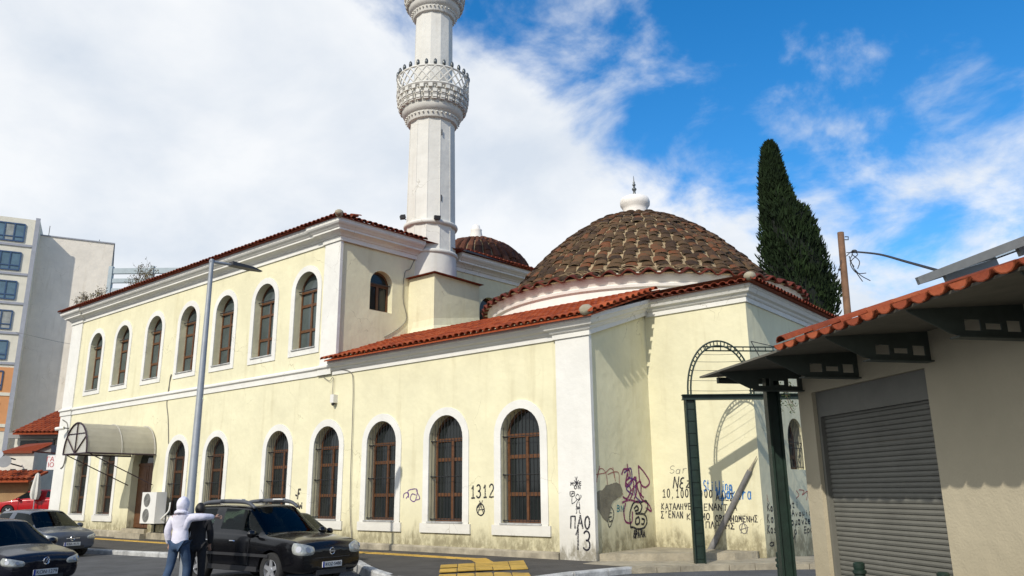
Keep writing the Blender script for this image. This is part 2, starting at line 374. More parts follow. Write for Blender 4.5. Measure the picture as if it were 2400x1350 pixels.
# yellow guide strip along the wall, tile by tile, and the ramp tiles
def tac(p0, du, dv, z0, blister=True):
    k = MB(); du = Vector(du); dv = Vector(dv); p0 = Vector(p0)
    g = 0.012; a = p0+du.normalized()*g+dv.normalized()*g; U = du-du.normalized()*2*g; V = dv-dv.normalized()*2*g
    k.prism([a, a+U, a+U+V, a+V], (0, 0, 0.018))
    n = 4
    for i in range(n):
        b = a+V*((i+0.25)/n)+Vector((0, 0, 0.018)); k.prism([b+U*.05, b+U*.95, b+U*.95+V*(.5/n), b+U*.05+V*(.5/n)], (0, 0, 0.005))
    k.build('tactile_tile', YELL, walk)
x = -36.4
while x < -14.3:
    tac((x, 15.62, zs(x+.2)-0.006), (0.4, 0, 0), (0, 0.4, 0), 0); x += 0.4
A, B_, C_, D_ = [Zp(p, 0.10) for p in ((1032, 1330), (1228, 1319), (1246, 1352), (1026, 1352))]
for j in range(3):
    for i in range(5):
        def bl(u, v): return A.lerp(B_, u).lerp(D_.lerp(C_, u), v)
        p = bl(i/5, j/3); q = bl((i+1)/5, j/3); r_ = bl(i/5, (j+1)/3); zt = kz(Vector((p.x, p.y, 0)))*0.5+zs(p.x)*0.5 if j < 1 else kz(Vector((p.x, p.y, 0)))
        c4 = bl((i+.5)/5, (j+.5)/3); tac((p.x, p.y, walk_z(c4.x, c4.y)+.012), Vector((q.x-p.x, q.y-p.y, 0)), Vector((r_.x-p.x, r_.y-p.y, 0)), 0)
g0 = Zp((1100, 1311), 0.13); g1 = Zp((1130, 1331), 0.12); gd = Vector((g1.x-g0.x, g1.y-g0.y, 0)); gl = gd.length; gd.normalize(); gn = Vector((-gd.y, gd.x, 0))
for i in range(int(gl/0.4)+1):
    tac((g0.x+gd.x*0.4*i, g0.y+gd.y*0.4*i, walk_z(g0.x+gd.x*.4*(i+.5), g0.y+gd.y*0.4*(i+.5))+.004), gn*0.45, gd*0.4, 0)

# concrete slab and step in the recess beside the pilaster
def slab_poly(name, px, z, h, matl, lab):
    k = MB(); pts = [Zp(p, z) for p in px]; dn = []
    for i, p in enumerate(pts):
        q = pts[(i+1) % len(pts)]; n = 5
        for t in range(n):
            e = p.lerp(q, t/n); dn.append(Vector((e.x+rnd.uniform(-.025, .025), e.y+rnd.uniform(-.025, .025), z-h)))
    k.prism(dn, (0, 0, h)); return k.build(name, matl, walk, label=lab)
Z0 = 0.22
mb = MB(); poly = [(-11.38, 17.05), (-10.9, 17.35), (-10.2, 17.9), (-9.4, 18.55), (-8.75, 19.15), (-8.45, 19.7), (-8.5, 20.05), (-11.38, 20.05)]
dn = []
for i, p in enumerate(poly):
    q = poly[(i+1) % len(poly)]
    for t in range(4): dn.append(Vector((p[0]+(q[0]-p[0])*t/4+rnd.uniform(-.03, .03), p[1]+(q[1]-p[1])*t/4+rnd.uniform(-.03, .03), 0.0)))
mb.prism(dn, (0, 0, 0.30)); mb.build('concrete_slab', CONC, walk, label='broken concrete slab in the recess below the graffiti')
mb = MB(); poly = [(-11.3, 16.3), (-9.95, 16.2), (-8.9, 17.6), (-7.6, 18.9), (-5.5, 20.6), (-6.0, 22.5), (-8.6, 20.4), (-11.3, 18.5)]
mb.prism([Vector((a, b, -0.2)) for a, b in poly], (0, 0, 0.335)); mb.build('concrete_step', CONC, walk)
for pa, pb in (((-9.95, 16.2), (-8.9, 17.6)), ((-8.9, 17.6), (-7.6, 18.9)), ((-7.6, 18.9), (-5.5, 20.6))):
    a = Vector((*pa, 0)); b = Vector((*pb, 0)); d = (b-a); n = int(d.length/0.85)+1
    for i in range(n):
        p = a+d*(i/n); q = a+d*((i+1)/n); e = (q-p).normalized(); nr_ = Vector((e.y, -e.x, 0)); k = MB()
        k.prism([p+e*.008-nr_*.05, q-e*.008-nr_*.05, q-e*.008+nr_*.16, p+e*.008+nr_*.16], (0, 0, 0.125)); k.build('kerb_stone', CONC, walk)

# ================================================================== MOSQUE
mosque = thing('mosque', 'long cream two storey mosque with arched windows, red tiled eaves and big tiled dome', 'mosque', (-28, 22, 0))
def SX(y): return -21.9+0.07*(y-17)
def TF(u, z, d): return Vector((u, 17+d, z))
def TS(u, z, d): return Vector((SX(u)-d, u, z))
def TG(u, z, d): return Vector((u, 20+d, z))
def TS2(u, z, d): return Vector((-8.3-d, u, z))
def arch_pts(uc, w, zt, n=14):
    r = w/2; zsps = zt-r
    return [(uc-r*math.cos(math.pi*i/n), zsps+r*math.sin(math.pi*i/n)) for i in range(n+1)]
def arch_wall(mb, T, u0, u1, z0, z1, ops, depth):
    prev = u0
    for uc, w, zb, zt in sorted(ops):
        a, b = uc-w/2, uc+w/2; mb.quad(T(prev, z0, 0), T(a, z0, 0), T(a, z1, 0), T(prev, z1, 0))
        if zb > z0: mb.quad(T(a, z0, 0), T(b, z0, 0), T(b, zb, 0), T(a, zb, 0))
        ap = arch_pts(uc, w, zt)
        for p, q in zip(ap[:-1], ap[1:]): mb.quad(T(p[0], p[1], 0), T(q[0], q[1], 0), T(q[0], z1, 0), T(p[0], z1, 0))
        pth = [(a, zb)]+ap+[(b, zb), (a, zb)]
        for p, q in zip(pth[:-1], pth[1:]): mb.quad(T(p[0], p[1], 0), T(q[0], q[1], 0), T(q[0], q[1], depth), T(p[0], p[1], depth))
        prev = b
    mb.quad(T(prev, z0, 0), T(u1, z0, 0), T(u1, z1, 0), T(prev, z1, 0))
UPW = [-41.1, -38.25, -35.12, -32.15, -29.25, -26.42, -23.77]
LOW = [-41.1, -38.3, -32.08, -29.12, -24.97, -22.15, -19.37, -16.54, -13.73]
DOORX = -34.97
mb = MB(); arch_wall(mb, TF, -44.2, -21.9, 5.9, 10.7, [(u, 1.36, 6.89, 9.78) for u in UPW], 0.42); mb.build('upper_wall', CREAM, mosque, fixn=False)
ops = [(u, 1.38, 0.97, 4.02) for u in LOW]+[(DOORX, 1.9, 0.42, 4.0)]
mb = MB(); arch_wall(mb, TF, -44.2, -11.4, 0.0, 5.9, ops, 0.42); mb.quad((-21.9, 17, 5.9), (-11.4, 17, 5.9), (-11.4, 17, 6.4), (-21.9, 17, 6.4)); mb.build('lower_wall', CREAM, mosque, fixn=False)
SWIN = (18.85, 1.02, 8.28, 9.82)
bw = Xp((1147, 722), -21.4)
mb = MB(); arch_wall(mb, TS, 17, 34, 5.5, 10.7, [SWIN, (bw.y, 1.2, 7.2, bw.z+0.45)], 0.3); mb.build('side_wall', CREAM, mosque, fixn=False)
mb = MB(); mb.quad((-44.2, 17, 0), (-44.2, 34, 0), (-44.2, 34, 10.7), (-44.2, 17, 10.7)); mb.quad((-44.2, 34, 0), (-21, 34, 0), (-21, 34, 10.7), (-44.2, 34, 10.7)); mb.build('rear_wall', CREAM, mosque, fixn=False)
mb = MB(); mb.add([(-11.4, 17, 0), (-11.4, 20, 0), (-11.4, 20, 7.0), (-11.4, 17, 6.1)], [(0, 1, 2, 3)]); mb.build('recess_wall', CREAM, mosque, fixn=False)
mb = MB(); mb.quad((-11.4, 20, 0), (-8.3, 20, 0), (-8.3, 20, 7.2), (-11.4, 20, 7.2)); mb.build('annex_wall', CREAM, mosque, fixn=False)
w2 = Xp((1862, 1100), -8.3); w2t = Xp((1862, 985), -8.3)
S2W = (w2.y+0.35, 1.25, w2.z, w2t.z+0.05)
mb = MB(); arch_wall(mb, TS2, 20, 33, 0.0, 7.2, [S2W], 0.4); mb.quad((-8.3, 33, 0), (-21, 33, 0), (-21, 33, 7.2), (-8.3, 33, 7.2)); mb.build('annex_side_wall', CREAM, mosque, fixn=False)

# plinth with a chamfered ledge
mb = MB(); mb.sweep([(0.0, 0.0), (0.10, 0.0), (0.10, 0.255), (0.03, 0.30), (0.0, 0.31)], [(-44.2, 30, 0), (-44.2, 17, 0), (-36.1, 17, 0)]); mb.build('plinth', PLINTH, mosque)
mb = MB(); mb.sweep([(0.0, 0.0), (0.10, 0.0), (0.10, 0.265), (0.03, 0.30), (0.0, 0.31)], [(-33.85, 17, 0), (-12.46, 17, 0)]); mb.build('plinth', PLINTH, mosque)
# corner pilasters
def pil(x0, x1, z0, z1, side=None):
    mb = MB(); mb.box(x0, x1, 16.94, 17.06, z0, z1); mb.build('pilaster', WHITE, mosque)
pil(-44.26, -43.02, 0, 5.80); pil(-44.26, -43.02, 6.12, 10.6); pil(-22.72, -21.83, 6.12, 10.6); pil(-12.44, -11.345, 0, 5.78)
# string course and cornices
str_prof = [(0, 0), (0.045, 0), (0.045, 0.19), (0.075, 0.21), (0.11, 0.24), (0.11, 0.30), (0.02, 0.36), (0, 0.36)]
mb = MB(); mb.sweep(str_prof, [(-44.26, 30, 5.79), (-44.26, 16.94, 5.79), (-43.02, 16.94, 5.79), (-43.02, 17, 5.79), (-22.74, 17, 5.79), (-22.74, 16.94, 5.79), (-22.02, 16.94, 5.79)]); mb.build('string_course', WHITE, mosque)
up_prof = [(0, 0), (0.05, 0), (0.05, 0.24), (0.09, 0.255), (0.11, 0.31), (0.14, 0.35), (0.20, 0.40), (0.28, 0.44), (0.32, 0.46), (0.32, 0.56), (0.35, 0.58), (0.40, 0.66), (0.46, 0.72), (0.50, 0.80), (0.50, 1.02), (0, 1.02)]
cz = 10.58
up_prof = [(a, b*0.67) for a, b in up_prof]
mb = MB(); mb.sweep(up_prof, [(-44.26, 30, cz), (-44.26, 16.94, cz), (-42.98, 16.94, cz), (-42.98, 17, cz), (-22.76, 17, cz), (-22.76, 16.94, cz), (-21.84, 16.94, cz), (SX(20.5)+.03, 20.5, cz)]); mb.build('cornice', WHITE, mosque)
mb = MB(); mb.sweep(up_prof, [(SX(22.45), 22.45, cz), (SX(34), 34, cz)]); mb.build('cornice', WHITE, mosque)
an_prof = [(0, 0), (0.045, 0), (0.045, 0.18), (0.07, 0.19), (0.10, 0.23), (0.115, 0.29), (0.15, 0.32), (0.20, 0.345), (0.22, 0.40), (0.245, 0.47), (0.28, 0.50), (0.28, 0.66), (0, 0.66)]
RK = 0.335; an_prof = [(a, b*0.72) for a, b in an_prof]
mb = MB(); mb.sweep(an_prof, [(-22.0, 17, 5.75), (-12.46, 17, 5.75), (-12.46, 16.94, 5.75), (-11.34, 16.94, 5.75), (-11.34, 20.02, 5.75+RK*3.08)]); mb.build('cornice', WHITE, mosque)
mb = MB(); mb.sweep(an_prof, [(-11.36, 20, 6.70), (-8.3, 20, 6.70), (-8.3, 33, 6.70)]); mb.build('cornice', WHITE, mosque)

# ---- windows
def window(T, uc, w, zb, zt, dep, glass, surround=True, foot=False, bw=0.235, grille=False, rails=(0.765, 0.58, 0.25), mull=True, rod=False, prefix='window'):
    r = w/2; sp = zt-r; H = zt-zb; ft = 0.075; fr = MB()
    def bar(u0, u1, z0, z1, d0=0.0, d1=0.06):
        vs = [T(u, z, dep+d) for d in (d0, d1) for u, z in ((u0, z0), (u1, z0), (u1, z1), (u0, z1))]
        fr.add(vs, [(0, 1, 2, 3), (7, 6, 5, 4), (0, 4, 5, 1), (1, 5, 6, 2), (2, 6, 7, 3), (3, 7, 4, 0)])
    bar(uc-r, uc-r+ft, zb, sp); bar(uc+r-ft, uc+r, zb, sp); bar(uc-r+ft, uc+r-ft, zb, zb+0.09)
    ao = arch_pts(uc, w, zt); ai = [(uc-(uc-u)*(r-ft)/r, sp+(z-sp)*(r-ft)/r) for u, z in ao]
    for i in range(len(ao)-1):
        for d in (0, 0.06): fr.quad(*[T(p[0], p[1], dep+d) for p in (ao[i], ao[i+1], ai[i+1], ai[i])])
        fr.quad(T(*ai[i], dep), T(*ai[i+1], dep), T(*ai[i+1], dep+.06), T(*ai[i], dep+.06))
    zr_ = [sp-0.02]+[zb+H*k for k in rails[1:]]
    for i, z in enumerate(zr_): bar(uc-r+ft, uc+r-ft, z-0.05, z+0.05, -0.004, 0.056)
    if mull: bar(uc-0.05, uc+0.05, zb+0.09, sp-0.07, -0.01, 0.05)
    win = fr.build(prefix, WOOD, mosque, fixn=False)
    zsn = [zb+0.09]+sorted(zr_)
    for i in range(len(zsn)-1):
        for s in ((-1, 1) if mull else (0,)):
            u0, u1 = (uc-r+ft, uc-0.05) if s < 0 else (uc+0.05, uc+r-ft) if s > 0 else (uc-r+ft, uc+r-ft)
            p = MB(); p.quad(*[T(u, z, dep+0.035+rnd.uniform(-.004, .004)) for u, z in ((u0, zsn[i]), (u1, zsn[i]), (u1, zsn[i+1]), (u0, zsn[i+1]))]); p.build('pane', glass, win, fixn=False)
    p = MB(); p.add([T(u, z, dep+0.035) for u, z in ai], [tuple(range(len(ai)))]); p.build('fanlight_pane', glass, win, fixn=False)
    back = MB(); back.quad(T(uc-r, zb, dep+.08), T(uc+r, zb, dep+.08), T(uc+r, zt, dep+.08), T(uc-r, zt, dep+.08)); back.build('dark_backing', DARKM, win, fixn=False)  # dark sheet behind the panes, standing in for the unlit interior
    if surround:
        s_ = MB(); pr = -0.035; ou = [(uc-(uc-u)*(r+bw)/r, sp+(z-sp)*(r+bw)/r) for u, z in ao]; rb = bw if not foot else 0.0
        pi = [(uc-r, zb)]+ao+[(uc+r, zb)]; po = [(uc-r-bw, zb-rb)]+ou+[(uc+r+bw, zb-rb)]
        for i in range(len(pi)-1):
            s_.quad(*[T(p[0], p[1], pr) for p in (pi[i], po[i], po[i+1], pi[i+1])]); s_.quad(T(*po[i], pr), T(*po[i], 0.02), T(*po[i+1], 0.02), T(*po[i+1], pr)); s_.quad(T(*pi[i], pr), T(*pi[i+1], pr), T(*pi[i+1], 0.0), T(*pi[i], 0.0))
        if foot:
            for a, b, z0, z1, dd in ((uc-r-bw-0.075, uc+r+bw+0.075, zb-0.30, zb-0.035, -0.06),):
                vs = [T(u, z, d) for d in (dd, 0.02) for u, z in ((a, z0), (b, z0), (b, z1), (a, z1))]
                s_.add(vs, [(0, 1, 2, 3), (7, 6, 5, 4), (0, 4, 5, 1), (1, 5, 6, 2), (2, 6, 7, 3), (3, 7, 4, 0)])
            s_.quad(T(uc-r-bw, zb-.04, pr), T(uc+r+bw, zb-.04, pr), T(uc+r+bw, zb, pr), T(uc-r-bw, zb, pr))
        else:
            s_.quad(T(uc-r-bw, zb-bw, pr), T(uc+r+bw, zb-bw, pr), T(uc+r, zb, pr), T(uc-r, zb, pr)); s_.quad(T(uc-r-bw, zb-bw, pr), T(uc+r+bw, zb-bw, pr), T(uc+r+bw, zb-bw, .02), T(uc-r-bw, zb-bw, .02))
        s_.build('surround', WHITE, win, fixn=False)
        l = MB(); vs = [T(u, z, d) for d in (-0.075, dep) for u, z in ((uc-r-.02, zb-0.03), (uc+r+.02, zb-0.03), (uc+r+.02, zb+0.012), (uc-r-.02, zb+0.012))]
        l.add(vs, [(0, 1, 2, 3), (7, 6, 5, 4), (0, 4, 5, 1), (1, 5, 6, 2), (2, 6, 7, 3), (3, 7, 4, 0)]); l.build('sill', KERB, win)
    if grille:
        gm = MB(); nb = 10
        for i in range(nb+1):
            u = uc-r+0.04+(w-0.08)*i/nb; top = sp+math.sqrt(max(0, r*r-(u-uc)**2))-0.03
            gm.tube([T(u, zb+0.05, 0.07), T(u, max(top, sp-.05), 0.07)], 0.008, 5)
        for z in (zb+0.07, zb+H*0.42, sp-0.05): gm.tube([T(uc-r, z, 0.085), T(uc+r, z, 0.085)], 0.011, 5)
        for z in (zb+0.07, zb+H*0.42, sp-0.05): gm.tube([T(uc-r, z, 0.085), T(uc-r+.02, z, 0.3)], 0.012, 5); gm.sphere(T(uc-r+.03, z, 0.07), 0.03, 6, 4)
        gm.build('grille', IRON, win)
    if rod:
        rm = MB(); rm.tube([T(uc-r+.02, sp+.02, 0.14), T(uc+r-.02, sp+.02, 0.14)], 0.022, 6); rm.tube([T(uc-r+.02, sp-.04, 0.14), T(uc-r+.02, sp-.04, dep)], 0.012, 5); rm.build('blind_rod', DARKM, win)
    return win
for u in UPW: window(TF, u, 1.36, 6.89, 9.78, 0.27, GLASSU, rod=True)
for u in LOW: window(TF, u, 1.38, 0.97, 4.02, 0.29, GLASS, foot=True, grille=True)
window(TS, *SWIN, 0.24, GLASS, surround=False, rails=(0.7, 0.02), rod=True)
window(TS, bw.y, 1.2, 7.2, bw.z+0.45, 0.24, GLASS, surround=False)
window(TS2, *S2W, 0.3, GLASS, surround=False, grille=True)
# double door under the awning
mb = MB()
for s in (-1, 1):
    a = DOORX+(s-1)*0.475+0.02; mb.box(a, a+0.91, 17.30, 17.36, 0.44, 3.05)
    for z0, z1 in ((0.6, 1.25), (1.4, 2.1), (2.2, 2.9)): mb.box(a+0.15, a+0.76, 17.285, 17.30, z0, z1)
door = mb.build('door', WOOD, mosque)
mb = MB(); mb.box(DOORX-0.95, DOORX+0.95, 17.27, 17.38, 3.05, 3.17); mb.build('door_transom', WOOD, door)
mb = MB(); ap = [(u, z) for u, z in arch_pts(DOORX, 1.88, 3.98)]; mb.add([TF(u, max(z, 3.17), 0.33) for u, z in ap]+[TF(DOORX+.94, 3.17, .33), TF(DOORX-.94, 3.17, .33)], [tuple(range(len(ap)+2))]); mb.build('fanlight_pane', GLASS, door, fixn=False)
mb = MB(); mb.tube([(DOORX+.1, 17.27, 1.4), (DOORX+.1, 17.24, 1.45), (DOORX+.1, 17.24, 1.6), (DOORX+.1, 17.27, 1.65)], 0.012, 6); mb.build('door_handle', LEADM, door)
mb = MB(); mb.box(-36.1, -33.85, 16.62, 17.3, 0, 0.24); mb.box(-36.0, -33.95, 16.84, 17.4, 0.24, 0.42); mb.build('door_step', CONC, mosque)

# ---- roofs and tiles
def tile_mesh(name, r, ln, matl, taper=0.82, seg=6, th=0.018, flat=0.75):
    mb = MB(); vs = []
    for (y, k) in ((0, 1.0), (ln, taper)):
        for rr in (r, r-th):
            for i in range(seg+1):
                a = math.pi*i/seg; vs.append((-rr*k*math.cos(a), y, rr*k*math.sin(a)*flat))
    n = seg+1; fs = []
    for i in range(seg):
        fs += [(i, i+1, 2*n+i+1, 2*n+i), (n+i+1, n+i, 3*n+i, 3*n+i+1), (i+1, i, n+i, n+i+1), (2*n+i, 2*n+i+1, 3*n+i+1, 3*n+i)]
    fs += [(0, 2*n, 3*n, n), (n-1, 2*n-1, 4*n-1, 3*n-1)]
    mb.add(vs, fs); return mb.mesh(name, matl, smooth=True, sharp=40)
def basis(o, ux, uy):
    ux = Vector(ux).normalized(); uy = Vector(uy); uy = (uy-ux*uy.dot(ux)).normalized(); uz = ux.cross(uy)
    m = Matrix((ux, uy, uz)).transposed().to_4x4(); m.translation = o; return m
def eave_row(parent, me, p0, p1, up, pitch=0.24, name='eave_tile', jit=0.012):
    p0 = Vector(p0); p1 = Vector(p1); d = p1-p0; n = max(1, int(d.length/pitch))
    for i in range(n):
        o = p0+d*((i+0.5)/n)+Vector((rnd.uniform(-1, 1)*jit*.5, rnd.uniform(-1, 1)*jit*.5, rnd.uniform(-1, 1)*jit*.6))
        u = Vector(up)+Vector((rnd.uniform(-.03, .03), rnd.uniform(-.03, .03), rnd.uniform(-.015, .015)))
        link(name, me, parent, mtx=basis(o, d, u))
def tile_field(mb, p0, d, up, nu_len, rows, row_len, pitch=0.24, r=0.11, skip=0, clip=None):
    """rows of joined barrel tiles above the first row"""
    d = Vector(d).normalized(); up = Vector(up).normalized(); nz = d.cross(up); n = int(nu_len/pitch); seg = 6
    for k in range(skip, rows):
        for i in range(n):
            o = Vector(p0)+d*((i+0.5)*pitch)+up*(k*row_len)
            if clip and not clip(o): continue
            var = rnd.random(); vs = []; lift = 0.02+rnd.uniform(-.008, .008)
            for y, kk, l in ((-0.03, 1.0, lift+0.02), (row_len, 0.85, 0)):
                for j in range(seg+1):
                    a = math.pi*j/seg; vs.append(o+d*(-r*kk*math.cos(a))+up*y+nz*(r*kk*math.sin(a)*.75+l))
            fs = [(j, j+1, seg+2+j, seg+1+j) for j in range(seg)]+[tuple(range(seg, -1, -1))]
            mb.add(vs, fs, 0, var)
ET = tile_mesh('eave_tile', 0.115, 0.46, TDARK); ETR = tile_mesh('eave_tile', 0.115, 0.46, TRED)
# upper hip roof
ez = 11.27; ey = 16.36; ex = SX(17)+0.62; up_sl = Vector((0, 1, 0.30)); sp_sl = Vector((-1, 0, 0.30))
mb = MB(); e = [(-44.85, ey, ez-.02), (ex, ey, ez-.02), (SX(34)+.62, 34.6, ez-.02), (-44.85, 34.6, ez-.02)]; hp = [(-36, 25.3, ez+2.6), (-30.2, 25.3, ez+2.6)]
mb.add(e+hp, [(0, 1, 5, 4), (1, 2, 5), (2, 3, 4, 5), (3, 0, 4), (3, 2, 1, 0)]); roofU = mb.build('upper_roof', TDARK, mosque)
eave_row(roofU, ET, (-44.8, ey-.06, ez), (ex, ey-.06, ez), up_sl); eave_row(roofU, ET, (ex+.05, ey, ez), (SX(20.45)+.67, 20.45, ez), sp_sl)
mb = MB(); tile_field(mb, (-44.8, ey+.3, ez+.115), (1, 0, 0), up_sl, 23.2, 3, 0.40)
tile_field(mb, (SX(24)+.4, 22.6, ez+.07), (0.07, 1, 0), sp_sl, 11, 3, 0.40); mb.build('roof_tiles', TDARK, roofU, kind='stuff', fixn=False)
mb = MB(); mb.tube([(ex-.02, ey+.03, ez+.05), (ex-.55, ey+.6, ez+.24)], 0.13, 10); mb.sphere((ex-.06, ey+.06, ez+.10), (0.16, 0.16, 0.12), 10, 6); mb.build('hip_cap', CONC, roofU, smooth=True)
mb = MB(); mb.box(SX(22.5)-0.1, SX(22.5)+0.62, 22.5, 34, ez-0.02, ez+0.08); mb.build('roof_gutter', DARKM, roofU)
# annex pitched roof
az = 6.23; ay = 16.55; ax1 = -10.98
mb = MB(); L_ = 7.0
mb.add([(-21.95, ay, az-.03), (ax1, ay, az-.03), (ax1, ay+3.7, az-.03+.365*3.7), (-21.95, ay+3.7, az-.03+.365*3.7), (-21.95, ay, az-.07), (ax1, ay, az-.07), (ax1, ay+3.7, az-.07+.365*3.7), (-21.95, ay+3.7, az-.07+.365*3.7)], [(0, 1, 2, 3), (7, 6, 5, 4), (0, 4, 5, 1), (1, 5, 6, 2)])
roofA = mb.build('annex_roof', TRED, mosque)
mb = MB(); mb.add([(-21.9, ay+3.6, az+.365*3.6-.04), (-8.4, ay+3.6, az+.365*3.6-.04), (-8.4, 33, az+.365*3.6+.2), (-21.3, 33, az+.365*3.6+.2)], [(0, 1, 2, 3)]); mb.build('roof_deck', CONC, mosque, fixn=False)
usl = Vector((0, 1, .365))
eave_row(roofA, ETR, (-22.1, ay-.05, az), (ax1, ay-.05, az), usl)
mb = MB(); tile_field(mb, (-22.05, ay+.30, az+.10), (1, 0, 0), usl, 11.05, 9, 0.40); mb.build('roof_tiles', TRED, roofA, kind='stuff', fixn=False)
# verge tiles climbing over the recess wall
for i in range(11):
    y = ay+0.02+i*0.325; o = Vector((ax1+.10, y, az+.05+.36*(y-ay))); link('eave_tile', ETR, roofA, mtx=basis(o, (0, 1, .36), (-1, 0, 0.02)))
mb = MB(); mb.sphere((-11.15, ay+.02, az+.10), (0.20, 0.16, 0.15), 10, 6); mb.build('hip_cap', CONC, roofA, smooth=True)
# roof skirt round the domed room
gz = 7.17; gy = 19.6
mb = MB(); mb.add([(-11.0, gy, gz-.03), (-7.85, gy, gz-.03), (-7.85, 33.3, gz-.03), (-9.3, 33.3, gz-.05), (-9.3, 21.0, gz-.05), (-11.0, 21.0, gz-.05)], [(0, 1, 4, 5), (1, 2, 3, 4)]); roofG = mb.build('skirt_roof', TDARK, mosque, fixn=False)
eave_row(roofG, ET, (-11.3, gy-.05, gz), (-7.85, gy-.05, gz), (0, 1, .06)); eave_row(roofG, ET, (-7.80, gy, gz), (-7.80, 31, gz), (-1, 0, .06))
mb = MB(); tile_field(mb, (-11.3, gy+.3, gz+.03), (1, 0, 0), (0, 1, .02), 3.3, 2, 0.4, clip=lambda o: (o-Vector((-14.8, 25.67, o.z))).length > 5.7); tile_field(mb, (-8.12, gy+.2, gz+.03), (0, 1, 0), (-1, 0, .02), 13, 2, 0.4, clip=lambda o: (o-Vector((-14.8, 25.67, o.z))).length > 5.7); mb.build('roof_tiles', TDARK, roofG, kind='stuff', fixn=False)
mb = MB(); mb.sphere((-7.98, gy+.08, gz+.12), (0.17, 0.17, 0.13), 10, 6); mb.build('hip_cap', CONC, roofG, smooth=True)

# ---- big dome
DC = Vector((-14.8, 25.67, 0)); DR = 5.95; DZ = 8.30; DH = 3.92; DP = 1.85
DI = 5.32
def dz_(r): return DZ+DH*(1-(max(r, 0)/DI)**DP) if r < 5.0 else DZ+DH*(1-(5.0/DI)**DP)*(1-min(1, (r-5.0)/.95))**1.15-.3*max(0, r-DR)
def dth(r): return math.atan((dz_(r-.06)-dz_(r+.06))/.12)
TH = dth(DR); arcs = [(0.0, DR)]
for i_ in range(400):
    r0_ = DR*(1-i_/400); r1_ = DR*(1-(i_+1)/400); arcs.append((arcs[-1][0]+math.hypot(r0_-r1_, dz_(r0_)-dz_(r1_)), r1_))
ARC = arcs[-1][0]
def r_at(s):
    for a_, b_ in zip(arcs[:-1], arcs[1:]):
        if s <= b_[0]: return a_[1]+(b_[1]-a_[1])*(s-a_[0])/(b_[0]-a_[0])
    return 0.0
mb = MB(); mb.lathe(DC, [(5.62, 6.5), (5.62, 7.86), (5.70, 7.90), (5.72, 7.98), (5.66, 8.02), (5.72, 8.10), (5.80, 8.24), (5.80, 8.34)], 96); mb.build('drum', DRUMW, mosque, smooth=True, sharp=40)
mb = MB(); prof = [(DR*k/40, dz_(DR*k/40)-.03) for k in range(40, 0, -1)]; mb.lathe(DC, prof, 96); dome = mb.build('dome', MORTAR, mosque, smooth=True)
rows = 34; cand = []
for k in range(rows):
    r = r_at(.10+ARC*.94*k/rows); th = dth(r)
    n = 60 if r > 3.0 else 40 if r > 1.7 else 24 if r > 0.9 else 14
    for i in range(n):
        a = 2*math.pi*(i+0.5)/n+0.012*math.sin(k*1.7+i); p = DC+Vector((r*math.cos(a), r*math.sin(a), dz_(r)))
        upd = Vector((-math.cos(th)*math.cos(a), -math.cos(th)*math.sin(a), math.sin(th))); nrm = Vector((math.sin(th)*math.cos(a), math.sin(th)*math.sin(a), math.cos(th)))
        vis = nrm.dot((CAM-p).normalized()); wd = 2*math.pi*r/n
        cand.append((p, a, upd, nrm, wd, vis, k))
DT = tile_mesh('dome_tile', 0.5, 1.0, TOLD, taper=0.84, seg=6, th=0.12, flat=0.62)
DT.materials.append(MORTAR)
for pl in DT.polygons:
    if abs(sum(DT.vertices[v].co.y for v in pl.vertices)/len(pl.vertices)) < .01: pl.material_index = 1
cand.sort(key=lambda c: -(max(0, c[5])*c[4]/(c[0]-CAM).length**2)); rest = MB(); step = ARC*0.94/rows
for q, (p, a, upd, nrm, wd, vis, k) in enumerate(cand):
    tw = wd*rnd.uniform(0.84, 0.97); ux = upd.cross(nrm).normalized(); tl = step*rnd.uniform(1.08, 1.35); tilt = rnd.uniform(-.09, .09)
    M = Matrix((ux, upd, nrm)).transposed().to_4x4(); M.translation = p-upd*(0.02+rnd.uniform(0, .05))+nrm*rnd.uniform(-0.02, .03)
    M = M @ Matrix.Rotation(tilt, 4, 'Z') @ Matrix.Rotation(-0.05, 4, 'X') @ Matrix.Diagonal((tw, tl, min(tw, .5)*rnd.uniform(.42, .66), 1))
    if q < 300: link('dome_tile', DT, dome, mtx=M)
    elif vis > -0.45:
        n = 7; vs = []
        for y, kk in ((0, 1.0), (1, .84)):
            for j in range(n): an = math.pi*j/(n-1); vs.append(M @ Vector((-.5*kk*math.cos(an), y, .5*kk*math.sin(an)*.62)))
        rest.add(vs, [(j, j+1, n+1+j, n+j) for j in range(n-1)]+[tuple(range(n-1, -1, -1))], 0, rnd.random())
rest.build('roof_tiles', TOLD, dome, kind='stuff', fixn=False)
